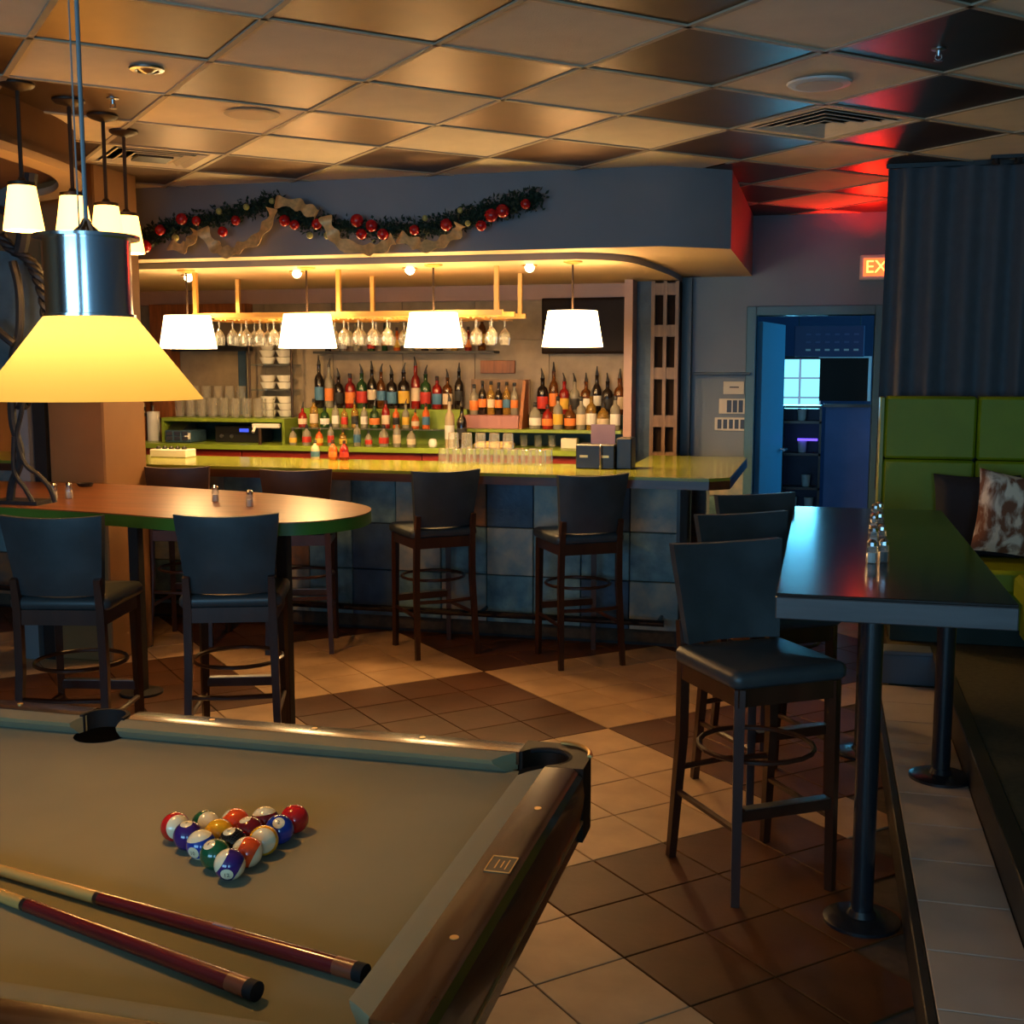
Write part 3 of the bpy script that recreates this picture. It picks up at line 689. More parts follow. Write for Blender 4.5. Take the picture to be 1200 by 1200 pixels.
s0.location = (-2.23, 6.62, 0); s0.rotation_euler.z = math.radians(40)
dup(s0, (-1.34, 6.60, 0), math.radians(33), 'dark blue bar stool at the slate bar, rightmost and nearest green corner', G1)
dup(s0, (-2.40, 4.50, 0), math.radians(20), 'dark stool drawn up to the round-ended table beside its front black leg', G2)
dup(s0, (-3.02, 4.28, 0), math.radians(12), 'dark stool at far left with its back to the camera', G2)
RR = math.radians(-145.5)
dup(s0, (-0.175, 3.85, 0), RR, 'nearest dark leather bar stool facing the corner of the high table', G3)
dup(s0, (-0.178, 4.66, 0), RR, 'middle bar stool of three along the dark high table', G3)
dup(s0, (-0.165, 5.42, 0), RR, 'farthest bar stool of three along the dark high table', G3)
s1 = make_stool('brown bar stool at bar, third from the left behind the round-ended table', 'vinyl', 'vinyl_brown', G1)
s1.location = (-3.02, 6.50, 0); s1.rotation_euler.z = math.radians(18)
dup(s1, (-3.78, 6.50, 0), math.radians(12), 'brown bar stool at bar, second from the left behind the round-ended table', G1)
dup(s1, (-4.38, 6.55, 0), math.radians(12), 'brown bar stool at bar, half hidden by the tan pillar', G1)

# ================================================================== TABLES
pts = [(-5.3, 5.72), (-3.93, 5.76), (-3.13, 5.63), (-2.58, 5.47), (-2.12, 5.21), (-1.965, 4.95), (-1.99, 4.68), (-2.19, 4.49), (-2.62, 4.50), (-3.12, 4.60), (-4.0, 4.72), (-5.3, 4.78)]
poly = [(p.x, p.y) for p in catmull([(x, y, 0) for x, y in pts], 6)]
t = thing('round_ended_table', 'long reddish wood high table with rounded end and green edge', 'table', (-3.3, 5.1, 0))
MB().prism([(x + 3.3, y - 5.1) for x, y in poly], 1.037, 1.042).build('table_top', 'table_wood', t)
MB().prism([(x + 3.3, y - 5.1) for x, y in poly], 0.985, 1.0365).build('edge_band', 'green_edge', t)
for (x, y) in ((-2.37, 4.90), (-3.39, 5.30), (-4.4, 5.2)):
    l = MB().box(x + 3.3 - 0.028, x + 3.3 + 0.028, y - 5.1 - 0.028, y - 5.1 + 0.028, 0.0, 0.985, b=0.003).build('leg', 'black', t)
    if x < -3: MB().lathe([(0.11, 0.0), (0.11, 0.012), (0.04, 0.02)], 20, (x + 3.3, y - 5.1, 0)).build('base_disc', 'black', l)
t = thing('high_table', 'dark rectangular high table with grey edge on black poles', 'table', (0.215, 4.55, 0))
MB().box(-0.327, 0.327, -1.11, 1.11, 1.030, 1.040, b=0.002).build('table_top', 'table_dark', t)
MB().box(-0.328, 0.328, -1.112, 1.112, 0.965, 1.0297, b=0.003).build('edge_band', 'table_edge', t)
for (x, y, z) in ((-0.05, -0.95, 0.0), (0.262, 0.04, 0.1405), (0.0, 0.70, 0.0)):
    p_ = MB().tube([(x, y, z + 0.018), (x, y, 0.965)], 0.034, 20).build('pole', 'pole', t)
    MB().lathe([(0.115, z), (0.115, z + 0.010), (0.10, z + 0.016), (0.045, z + 0.022), (0.036, z + 0.04)], 28, (x, y, 0)).build('base_disc', 'pole', p_)
    MB().box(x - 0.09, x + 0.09, y - 0.09, y + 0.09, 0.957, 0.965).build('mounting_plate', 'pole', p_)

# shakers
def shaker(x, y, z, label, fill, group):
    t = thing('shaker', label, 'shaker', (x, y, z), group=group)
    MB().lathe([(0.017, 0), (0.019, 0.004), (0.017, 0.05), (0.014, 0.06)], 8).build('glass_jar', 'glass', t)
    MB().lathe([(0.014, 0.002), (0.015, 0.004), (0.014, 0.035)], 8).build('contents', fill, t)
    MB().lathe([(0.0165, 0.058), (0.0165, 0.070), (0.010, 0.078), (0.003, 0.080)], 10).build('metal_cap', 'chrome', t)
k = 0
for (x, y) in ((0.175, 4.06), (0.215, 4.09), (0.195, 4.42), (0.225, 4.47), (0.21, 4.80), (0.235, 4.86), (0.23, 5.15), (0.25, 5.22)):
    shaker(x, y, 1.0405, ('white' if k % 2 == 0 else 'dark') + ' shaker on dark high table, %s in the row from the near end' % ORD[k], 'white' if k % 2 == 0 else 'black', 'shakers on the high table'); k += 1
for (x, y, l) in ((-3.66, 5.02, 'left shaker of the pair by the tan pillar'), (-3.60, 5.06, 'right shaker of the pair by the tan pillar'), (-2.83, 5.12, 'left shaker near the middle of the round-ended table'), (-2.57, 4.97, 'right shaker near the rounded end of the table')):
    shaker(x, y, 1.0425, l, 'paper', 'shakers on the round-ended table')
t = thing('ashtray', 'small black dish on table at foot of tan pillar', 'dish', (-3.88, 5.60, 1.0425))
MB().lathe([(0.035, 0), (0.045, 0.018), (0.040, 0.018), (0.03, 0.006)], 16).build('bowl', 'black', t)

# ================================================================== BAR
BX1, BYF, BZ = -0.80, 7.0, 1.07
bar = thing('bar_counter', 'long bar with slate tiled front and green top', 'bar counter', (-3.2, 7.2, 0))
def bp(mb, name, mats, parent=bar, ang=35):
    mb.v = [(x + 3.2, y - 7.2, z) for x, y, z in mb.v]; return mb.build(name, mats, parent, ang=ang)
bp(MB().box(-5.9, BX1 - 0.02, BYF + 0.02, 7.35, 0.02, 1.005), 'carcass', 'grout')
top = [(-5.9, 6.74), (-0.60, 6.62), (-0.49, 6.72), (-0.49, 8.28), (-1.16, 8.28), (-1.16, 7.40), (-5.9, 7.46)]
bp(MB().prism(top, 1.052, BZ), 'counter_top', 'green_top')
ed = [(x, y) for x, y in top]
bp(MB().prism(ed, 1.003, 1.0515), 'wood_edge', 'wood_red')
fronts = ['slate_a', 'slate_b', 'slate_c', 'slate_d']
tw = 0.300
sm = {m: B(-tw / 2 + 0.003, tw / 2 - 0.003, -0.014, 0.014, -tw / 2 + 0.003, tw / 2 - 0.003, b=0.003).mesh('slate_tile', m) for m in fronts}
pat = 'bcaabacabbaacbadbcaababcadcabbacabcabacbabcabbacd'
rt = random.Random(3); q = 0
for r_ in range(3):
    for c_ in range(17):
        x = BX1 - tw * (c_ + 0.5)
        if x < -5.8: continue
        m = pat[(r_ * 17 + c_) % len(pat)]
        if (r_, c_) == (2, 1): m = 'c'
        if (r_, c_) == (2, 0): m = 'b'
        if (r_, c_) == (1, 0): m = 'a'
        if (r_, c_) == (2, 3): m = 'c'
        if (r_, c_) == (2, 4): m = 'd'
        if (r_, c_) == (1, 3): m = 'b'
        mm = sm[{'a': 'slate_a', 'b': 'slate_b', 'c': 'slate_c', 'd': 'slate_d'}[m]]
        o = link('slate_tile', mm, bar, (x + 3.2, BYF - 7.2 + 0.006 + rt.uniform(-0.003, 0.003), 0.10 + tw * (r_ + 0.5))); o.rotation_euler.y = rt.choice((0, PI / 2, PI))
bp(MB().box(-5.9, BX1, BYF + 0.03, BYF + 0.06, 0.0, 0.10), 'kick_board', 'black')
bp(MB().box(BX1 - 0.02, BX1 + 0.0, BYF - 0.006, 7.40, 0.0, 1.0), 'end_panel', 'black')
rl = MB().tube([(-5.8, 6.80, 0.19), (-0.86, 6.80, 0.19)], 0.020, 10); fr1 = bp(rl, 'foot_rail', 'black_gloss')
for x in (-4.6, -3.4, -2.0, -0.9): bp(MB().tube([(x, 6.80, 0.19), (x, 7.0, 0.19)], 0.012, 8), 'rail_bracket', 'black_gloss', fr1)
bp(MB().box(-0.83, -0.735, 7.90, 7.98, 0.0, 1.003, b=0.003), 'corner_post', 'wood_red')
bp(MB().box(-1.14, -0.84, 7.46, 8.2, 0.0, 1.0), 'return_cabinet', 'black')
# slate clad lower wall behind the bar return
ws = bar
for r_ in range(3):
    for c_ in range(1):
        link('slate_tile', sm[fronts[(r_ + 1) % 2]], wall_back, (-0.66, YB - 0.010, 0.12 + tw * (r_ + 0.5)))

# ---- brass glass rack hung from the canopy
t = thing('glass_rack', 'brass hanging rack for stemware above the bar', 'glass rack', (-3.03, 7.5, 2.03))
RX0, RX1 = -4.10, -1.95
rk = lambda mb, name: mb.build(name, 'brass', t)
for y in (-0.30, 0.0, 0.30): rk(MB().box(RX0 + 3.03, RX1 + 3.03, y - 0.016, y + 0.016, -0.016, 0.016), 'rack_beam')
for i, (x, y) in enumerate(((-4.08, -0.30), (-3.05, -0.30), (-1.99, -0.30), (-4.08, 0.30), (-3.05, 0.30), (-1.99, 0.30))):
    rk(MB().box(x + 3.03 - 0.014, x + 3.03 + 0.014, y - 0.014, y + 0.014, 0.0, 0.285), 'hanger_rod')
NG = 20
for i in range(NG):
    x = RX0 + 0.06 + (RX1 - RX0 - 0.12) * (i + 0.5) / NG
    rk(MB().box(x + 3.03 - 0.022, x + 3.03 - 0.010, -0.29, 0.29, -0.034, -0.0265).box(x + 3.03 + 0.010, x + 3.03 + 0.022, -0.29, 0.29, -0.034, -0.0265), 'stem_slot')
wine = MB().shell([(0.034, -0.022), (0.034, -0.026), (0.006, -0.034), (0.005, -0.085), (0.02, -0.10), (0.038, -0.125), (0.041, -0.155), (0.034, -0.195), (0.033, -0.195)], 12).mesh('stem_glass', 'glass')
n = 0
for yi, y in enumerate((-0.16, 0.16)):
    for i in range(NG):
        if i in (5, 13) and yi == 0: continue
        x = RX0 + 0.06 + (RX1 - RX0 - 0.12) * (i + 0.5) / NG
        link('stem_glass', wine, None, (x, 7.5 + y, 2.03), 0, '%s hanging stem glass from the left in the %s row of the brass rack' % (ORD[i], ('front', 'back')[yi]), 'glass', 'stem glasses hanging in the rack')

# ---- glasses upside down on the bar, caddy
tumb = MB().shell([(0.036, 0.0), (0.038, 0.002), (0.033, 0.095), (0.030, 0.098), (0.001, 0.098)], 14).mesh('tumbler', 'glass')
n = 0
for r_ in range(2):
    for i in range(8):
        x = -2.36 + i * 0.092 + 0.02 * r_; y = 7.25 + 0.10 * r_
        link('tumbler', tumb, None, (x, y, BZ + 0.0005), 0, 'upturned clear tumbler on the bar, %s from left in %s line' % (ORD[i], ('near', 'far')[r_]), 'glass', 'upturned tumblers on the bar')
for i in range(5):
    link('tumbler', tumb, None, (-2.31 + i * 0.092, 7.30, BZ + 0.0995), 0, 'clear tumbler stacked on top of others on bar, %s from left' % ORD[i], 'glass', 'stacked tumblers on the bar')
t = thing('bar_caddy', 'black napkin caddy with a purple card on the bar', 'caddy', (-1.31, 7.15, BZ + 0.0005))
MB().box(-0.14, 0.10, -0.09, 0.09, 0, 0.15, b=0.006).build('tray_box', 'black', t)
MB().box(0.105, 0.20, -0.06, 0.10, 0, 0.19, b=0.006).build('side_box', 'black', t)
MB().box(-0.06, 0.09, -0.02, -0.014, 0.15, 0.27).build('menu_card', 'purple', t)
for x in (-0.09, 0.04): MB().box(x - 0.025, x + 0.025, -0.0925, -0.0905, 0.07, 0.085).build('badge', 'brass', t)
MB().tube([(0.02, -0.12, 0.0), (0.02, -0.12, 0.13), (0.02, -0.11, 0.15)], 0.006, 6).build('pen_holder', 'chrome', t)

# ================================================================== BACK BAR
YW = YB
struct('wall_barback', MB().box(-6.2, -1.40, 8.96, 9.0, 0.0, 2.36), 'barback')
struct('trim_8', MB().box(-6.2, -1.38, 8.90, 8.96, 2.20, 2.345), 'header')
struct('trim_9', MB().box(-1.405, -1.345, 8.55, 8.99, 0.9, 2.345), 'header')
struct('wall_niche', MB().box(-1.345, -0.96, 8.90, 8.99, 0.0, 2.345), 'black')
# tile pieces on the bar wall
btm = B(-0.297, 0.297, -0.006, 0.006, -0.297, 0.297, b=0.002).mesh('wall_tile', 'barback')
wbk = bpy.data.objects['wall_barback']
for i in range(7):
    for j in range(2): link('wall_tile', btm, wbk, (-5.35 + 0.6 * i, 8.955, 1.35 + 0.3 + 0.6 * j - 0.05))
# counter and tiers
bb = thing('back_bar', 'green laminate back bar with red cabinet fronts and raised tiers', 'back bar', (-3.4, 8.7, 0))
def kb(mb, name, m, parent=bb): mb.v = [(x + 3.4, y - 8.7, z) for x, y, z in mb.v]; return mb.build(name, m, parent)
kb(MB().box(-5.9, -1.41, 8.36, 8.95, 1.045, 1.085, b=0.003), 'counter_top', 'green_lam')
for i in range(6):
    x0 = -5.9 + i * 0.748
    c = kb(MB().box(x0 + 0.004, x0 + 0.744, 8.40, 8.94, 0.05, 1.044), 'cabinet_front', 'red_cab')
    kb(MB().box(x0 + 0.33, x0 + 0.42, 8.385, 8.40, 0.96, 0.985), 'handle', 'black', c)
# left register bay
kb(MB().box(-5.16, -4.08, 8.50, 8.95, 1.255, 1.285, b=0.002), 'raised_shelf', 'green_lam')
for x in (-5.16, -4.10): kb(MB().box(x, x + 0.022, 8.50, 8.95, 1.085, 1.255), 'shelf_end', 'green_lam')
kb(MB().box(-5.13, -4.10, 8.90, 8.94, 1.085, 1.255), 'bay_back', 'teal_dark')
# middle tiers
kb(MB().box(-4.05, -2.66, 8.76, 8.95, 1.085, 1.36, b=0.002), 'bottle_tier', 'green_lam')
kb(MB().box(-4.05, -2.66, 8.56, 8.76, 1.205, 1.217), 'glass_shelf', 'glass_edge')
kb(MB().box(-2.64, -1.42, 8.56, 8.95, 1.20, 1.225, b=0.002), 'raised_shelf', 'green_lam')
kb(MB().box(-2.62, -1.43, 8.90, 8.94, 1.085, 1.20), 'bay_back', 'teal_dark')
kb(MB().box(-2.66, -2.635, 8.56, 8.95, 1.085, 1.20), 'shelf_end', 'green_lam')
kb(MB().box(-2.165, -1.42, 8.77, 8.95, 1.225, 1.33), 'bottle_tier', 'teal_dark')
kb(MB().box(-3.95, -2.45, 8.78, 8.95, 1.795, 1.815), 'upper_shelf', 'black')
kb(MB().box(-4.47, -4.13, 8.72, 8.95, 1.70, 1.712), 'cup_shelf', 'glass_edge'); kb(MB().box(-4.47, -4.13, 8.72, 8.95, 1.50, 1.512), 'cup_shelf', 'glass_edge')
for x in (-4.49, -4.12): kb(MB().tube([(x, 8.74, 1.285), (x, 8.74, 1.95)], 0.010, 6), 'shelf_upright', 'bronze')
# orange timber frame and mirror at the left
t = thing('wall_cabinet', 'orange timber framed cabinet front left of the bar mirror', 'cabinet', (-5.35, 8.9, 1.27))
MB().box(-0.07, 0.12, -0.10, 0.04, 0.0, 0.93).build('side_panel', 'wood_orange', t)
MB().box(0.12, 0.80, -0.10, 0.04, 0.83, 0.93).build('top_panel', 'wood_orange', t)
MB().box(0.12, 0.80, -0.09, 0.02, 0.55, 0.66).build('black_box', 'black', t)
t = thing('wall_mirror', 'grey bar mirror with dark frame behind the glassware', 'mirror', (-4.95, 8.935, 1.30))
MB().box(-0.26, 0.26, -0.006, 0.006, 0, 0.52).build('glass_panel', 'barback', t)
MB().box(0.265, 0.33, -0.012, 0.01, 0, 0.56).build('frame', 'slate_c', t)
# television
t = thing('television', 'dark wall television behind the rightmost drum pendant', 'television', (-1.76, 8.90, 1.79))
MB().box(-0.335, 0.335, -0.025, 0.03, 0.0, 0.42, b=0.006).build('casing', 'matt_dark', t)
MB().box(-0.32, 0.32, -0.028, -0.0255, 0.02, 0.40).build('screen', 'tvscreen', t)
t = thing('wall_plaque', 'small orange wooden plaque on bar wall above the bottle crate', 'plaque', (-2.46, 8.935, 1.64))
MB().box(-0.14, 0.14, -0.012, 0.012, 0, 0.10, b=0.003).build('board', 'wood_orange', t)
# timber lattice wine column on the right
t = thing('wine_lattice', 'tall pale timber lattice column at the right end of the bar', 'wine rack', (-1.13, 8.72, 0.98))
for x in (-0.10, -0.012, 0.075): MB().box(x, x + 0.026, -0.03, 0.03, 0.0, 1.33).build('upright', 'wood_mid', t)
for z in (0.0, 0.27, 0.62, 0.93, 1.23): MB().box(-0.10, 0.101, -0.025, 0.028, z, z + 0.085).build('crosspiece', 'wood_mid', t)
MB().box(-0.10, 0.101, 0.03, 0.17, 0, 1.33).build('back_box', 'matt_dark', t)
t = thing('side_pillar', 'dark grey pillar strip between television and lattice column', 'pillar', (-1.29, 8.80, 0.9))
MB().box(-0.055, 0.075, -0.04, 0.1, 0, 1.44).build('shaft', 'slate_c', t)

# ---- bottles
def bottle_meshes():
    wine_p = [(0.036, 0), (0.038, 0.004), (0.038, 0.19), (0.032, 0.215), (0.015, 0.245), (0.0135, 0.30), (0.015, 0.302), (0.015, 0.312)]
    liq_p = [(0.040, 0), (0.042, 0.004), (0.042, 0.165), (0.036, 0.190), (0.016, 0.210), (0.015, 0.255), (0.017, 0.257), (0.017, 0.268)]
    squat_p = [(0.046, 0), (0.048, 0.005), (0.050, 0.10), (0.040, 0.14), (0.017, 0.16), (0.016, 0.19), (0.018, 0.20)]
    tall_p = [(0.033, 0), (0.035, 0.004), (0.035, 0.215), (0.028, 0.24), (0.0145, 0.262), (0.0135, 0.318), (0.015, 0.33)]
    return {'wine': (wine_p, 0.07, 0.15, 0.0385), 'spirit': (liq_p, 0.04, 0.13, 0.0425), 'squat': (squat_p, 0.03, 0.09, 0.0498), 'tall': (tall_p, 0.06, 0.16, 0.0355)}
BM = {}
COLS = {'amber': (0.22, 0.07, 0.012), 'green': (0.02, 0.07, 0.02), 'dark': (0.016, 0.010, 0.008), 'clear': (0.50, 0.46, 0.36), 'red': (0.28, 0.012, 0.01), 'golden': (0.50, 0.28, 0.05), 'blue': (0.02, 0.07, 0.16), 'orange': (0.62, 0.12, 0.02), 'cream': (0.62, 0.50, 0.32)}
for c, v in COLS.items(): MT['b_' + c] = mat('bottle_' + c, v, 0.10, trans=0.6 if c in ('clear', 'golden', 'amber') else 0.25, spec=0.6)
LABS = {'cream label': (0.62, 0.50, 0.34), 'white label': (0.72, 0.70, 0.64), 'red label': (0.45, 0.03, 0.02), 'yellow label': (0.65, 0.40, 0.05), 'orange label': (0.70, 0.20, 0.04), 'black label': (0.02, 0.02, 0.02), 'blue label': (0.06, 0.17, 0.30)}
for c, v in LABS.items(): MT['l_' + c] = mat('label_' + c.replace(' ', '_'), v, 0.6)
shapes = bottle_meshes()
def bottle(x, y, z, kind, col, lab, pour, where, group, sc=1.0):
    if (kind, col) not in BM: BM[(kind, col)] = MB().lathe(shapes[kind][0], 14).mesh('bottle_' + kind, 'b_' + col, ang=50)
    if (kind, lab) not in BM:
        _, z0, z1, r = shapes[kind]; BM[(kind, lab)] = MB().shell([(r, z0), (r + 0.0006, z0 + 0.001), (r + 0.0006, z1)], 14).mesh('label', 'l_' + lab)
    h = shapes[kind][0][-1][1]
    if (kind, 'pour') not in BM:
        BM[(kind, 'pour')] = MB().tube([(0, 0, h - 0.005), (0, 0, h + 0.015), (0.004, 0, h + 0.04), (0.014, 0, h + 0.07)], [0.014, 0.013, 0.007, 0.004], 8).mesh('pourer', 'black')
        BM[(kind, 'cap')] = MB().lathe([(0.0165, h - 0.025), (0.0175, h - 0.02), (0.0175, h + 0.008), (0.014, h + 0.012)], 10).mesh('cap', 'black')
    t = thing('bottle', '%s %s bottle with %s, %s' % (col, kind, lab, where), 'bottle', (x, y, z + 0.0005), random.uniform(0, 6.28), group)
    t.scale = (sc, sc, sc)
    link('glass_body', BM[(kind, col)], t); link('paper_label', BM[(kind, lab)], t)
    link('pourer' if pour else 'cap', BM[(kind, 'pour' if pour else 'cap')], t)
rb = random.Random(11)
cl, ll, kl = list(COLS), list(LABS), list(shapes)
def row(n, x0, x1, y, z, where, group, kinds, cols, pour, sc=(0.92, 1.08), jig=0.02, labs=None):
    ks = [(rb.choice(kinds), rb.uniform(*sc)) for i in range(n)]; ws = [2 * (shapes[k][3] + 0.002) * q for k, q in ks]
    f = 1.0
    if sum(ws) > x1 - x0: f = (x1 - x0) / sum(ws)
    gap = (x1 - x0 - f * sum(ws)) / n; x = x0
    for i in range(n):
        x += gap / 2 + f * ws[i] / 2
        bottle(x, y + rb.uniform(-jig, jig), z, ks[i][0], rb.choice(cols), rb.choice(labs or ll), rb.random() < pour, where % ORD[i], group, ks[i][1] * f)
        x += gap / 2 + f * ws[i] / 2
row(14, -3.98, -2.72, 8.87, 1.36, '%s from left on lit green tier', 'bottles on the green tier', ['wine', 'tall', 'spirit'], ['dark', 'amber', 'dark', 'clear', 'green', 'dark', 'red', 'cream'], 0.9)
row(13, -4.04, -2.92, 8.66, 1.217, '%s from left on glass shelf', 'bottles on the glass shelf', ['spirit', 'squat', 'spirit'], ['red', 'golden', 'dark', 'green', 'clear', 'orange', 'blue'], 0.3, (0.62, 0.85))
row(10, -4.05, -2.95, 8.46, 1.085, '%s from left on back counter', 'bottles on the back counter', ['squat', 'spirit'], ['clear', 'golden', 'orange', 'clear', 'cream'], 0.0, (0.55, 0.80), labs=['cream label', 'orange label', 'yellow label', 'blue label', 'red label', 'cream label'])
row(8, -2.13, -1.44, 8.86, 1.33, '%s from left behind others at right', 'tall bottles below the television', ['wine', 'tall', 'spirit'], ['dark', 'amber', 'dark', 'clear', 'green', 'red'], 0.9)
row(8, -2.14, -1.44, 8.66, 1.225, '%s from left in front at right', 'front bottles below the television', ['spirit', 'squat', 'spirit'], ['amber', 'red', 'clear', 'golden', 'green'], 0.2, (0.85, 1.0), labs=['cream label', 'yellow label', 'white label', 'orange label', 'cream label'])
row(12, -3.90, -2.50, 8.86, 1.815, '%s from left on black upper shelf', 'bottles on the upper shelf', ['squat', 'spirit', 'wine'], ['clear', 'amber', 'green', 'red', 'orange', 'golden', 'dark'], 0.1, (0.50, 0.85))
bottle(-2.715, 8.49, 1.085, 'tall', 'cream', 'white label', True, 'left of pair by the crate', 'bottles beside the crate', 1.05)
bottle(-2.61, 8.46, 1.085, 'wine', 'dark', 'black label', True, 'right of pair by the crate', 'bottles beside the crate', 1.0)
# crate of bottles
t = thing('bottle_crate', 'burgundy wooden display crate of bottles on the back bar', 'crate', (-2.41, 8.72, 1.2255))
MB().box(-0.235, 0.20, -0.12, 0.12, 0.0, 0.10, b=0.004).build('tray', 'towel', t)
MB().box(-0.235, 0.235, 0.105, 0.125, 0.10, 0.37).build('back_board', 'wood_mid', t)
m = MB().add([(0.20, -0.11, 0.0), (0.225, -0.11, 0.0), (0.225, 0.12, 0.0), (0.20, 0.12, 0.0), (0.20, 0.02, 0.36), (0.225, 0.02, 0.36), (0.225, 0.12, 0.37), (0.20, 0.12, 0.37)], [(3, 2, 1, 0), (4, 5, 6, 7), (0, 1, 5, 4), (1, 2, 6, 5), (2, 3, 7, 6), (3, 0, 4, 7)]); m.build('side_board', 'wood_orange', t)
row(6, -2.63, -2.24, 8.72, 1.3255, '%s from left inside the crate', 'bottles in the crate', ['spirit', 'spirit', 'wine'], ['dark', 'amber', 'clear', 'golden'], 0.0, (0.78, 0.9), 0.01, labs=['cream label', 'white label', 'blue label', 'orange label'])
# glasses on the left register shelf
gl_t = MB().shell([(0.001, 0.002), (0.03, 0.002), (0.034, 0.006), (0.040, 0.15), (0.042, 0.155)], 14).mesh('pint_glass', 'glass')
for i in range(9):
    link('pint_glass', gl_t, None, (-5.06 + i * 0.10, 8.62, 1.2855), 0, 'empty pint glass on register shelf, %s from the left in front' % ORD[i], 'glass', 'pint glasses on the register shelf')
for i in range(5):
    o = link('pint_glass', gl_t, None, (-5.02 + i * 0.105, 8.80, 1.2855), 0, 'taller pint glass on register shelf, %s from the left behind' % ORD[i], 'glass', 'tall pint glasses behind'); o.scale = (1, 1, 1.6)
cup = MB().lathe([(0.03, 0.0), (0.045, 0.004), (0.066, 0.05), (0.067, 0.055)], 16).mesh('stacked_cup', 'porcelain')
for si, (z, nn) in enumerate(((1.2855, 3), (1.5125, 2), (1.7125, 3))):
    for i in range(2):
        for k in range(nn): link('cup', cup, None, (-4.37 + i * 0.145, 8.83, z + k * 0.056), 0, 'white cup on %s cup shelf, %s stack, %s from its bottom' % (('lowest', 'middle', 'top')[si], ('left', 'right')[i], ORD[k]), 'cup', 'white cups in stacks')
# register, printer and tap on the counter
t = thing('cash_register', 'grey point of sale printer and keypad on the back counter', 'cash register', (-4.91, 8.60, 1.0855))
MB().box(-0.20, 0.03, -0.14, 0.12, 0.0, 0.10, b=0.008).build('base', 'slate_c', t)
MB().add(*frus(-0.19, -0.05, -0.12, 0.10, 0.10, -0.19, -0.05, -0.02, 0.10, 0.15)).build('keypad_hood', 'steel', t)
for i in range(3):
    for j in range(2): MB().box(-0.18 + i * 0.07, -0.13 + i * 0.07, -0.146, -0.14, 0.02 + j * 0.04, 0.05 + j * 0.04).build('key', 'steel', t)
MB().box(-0.02, 0.03, -0.145, -0.14, 0.03, 0.08).build('paper_slot', 'white', t)
t = thing('stereo', 'black stereo unit with small blue display in the register bay', 'stereo', (-4.56, 8.72, 1.0855))
MB().box(-0.19, 0.22, -0.10, 0.10, 0.0, 0.135, b=0.005).build('casing', 'black', t)
MB().box(0.03, 0.11, -0.103, -0.10, 0.085, 0.112).build('display', 'lcd', t)
for x in (-0.13, -0.04): MB().lathe([(0.016, 0), (0.014, 0.012)], 12).build('knob', 'steel', t, (x, -0.10, 0.05)).rotation_euler = (PI / 2, 0, 0)
t = thing('beer_tap', 'pale tap with long white handle standing before the stereo', 'beer tap', (-4.25, 8.42, 1.0855))
MB().tube([(0, 0, 0), (0, 0, 0.13)], 0.014, 8).build('column', 'bronze', t)
MB().box(-0.06, 0.17, -0.02, 0.02, 0.13, 0.165, b=0.006).build('handle', 'porcelain', t)
MB().tube([(-0.03, -0.02, 0.14), (-0.03, -0.06, 0.10)], 0.012, 8).build('spout', 'porcelain', t)
# shelf with bottles left of the register
t = thing('small_shelf', 'dark two level shelf at the left end of the back bar', 'shelf', (-5.58, 8.78, 1.0855))
MB().box(-0.22, 0.17, -0.12, 0.15, 0.20, 0.225).build('board', 'black', t); MB().box(-0.22, -0.20, -0.12, 0.15, 0, 0.45).build('end_panel', 'wood_orange', t)
MB().box(-0.20, 0.17, 0.13, 0.15, 0, 0.45).build('back_panel', 'wood_orange', t); MB().box(0.15, 0.17, -0.12, 0.13, 0, 0.2).build('end_panel', 'wood_orange', t)
row(5, -5.76, -5.45, 8.74, 1.3105, '%s from left on small dark shelf', 'bottles on the small shelf', ['squat', 'spirit'], ['green', 'clear', 'red', 'cream', 'amber'], 0.0, (0.55, 0.65), 0.01)
row(3, -5.76, -5.48, 8.76, 1.0855, '%s from left under small dark shelf', 'bottles under the small shelf', ['spirit'], ['clear', 'cream', 'amber'], 0.0, (0.62, 0.68), 0.01)
t = thing('paper_towel', 'white paper roll standing beside the small dark shelf', 'paper roll', (-5.33, 8.66, 1.0855))
MB().lathe([(0.05, 0.0), (0.052, 0.004), (0.052, 0.24), (0.015, 0.242)], 16).build('roll', 'white', t); MB().lathe([(0.01, 0.24), (0.01, 0.28), (0.014, 0.29)], 10).build('spindle', 'steel', t)
t = thing('garnish_tray', 'white garnish tray with dark olives on the bar', 'tray', (-4.35, 7.30, BZ + 0.0005))
MB().box(-0.14, 0.14, -0.07, 0.07, 0, 0.055, b=0.006).build('tray', 'porcelain', t)
for i in range(5): MB().sphere((-0.10 + i * 0.05, -0.02, 0.06), 0.018, 8, 6).build('olive', 'black', t)
for i in range(5):
    link('tumbler', tumb, None, (-4.95 + i * 0.09, 7.28, BZ + 0.0005), 0, 'small clear tumbler at bar left of garnish tray, %s from left' % ORD[i], 'glass', 'tumblers left of the garnish tray')
# condiment bottles on the bar near the middle
for i, (c, l) in enumerate((('orange', 'orange label'), ('red', 'red label'), ('cream', 'blue label'))):
    bottle(-3.42 + (0.25, 0.33, 0.12)[i], 7.34, BZ, 'squat', c, l, False, 'standing on the bar', 'sauce bottles on the bar', 0.62)
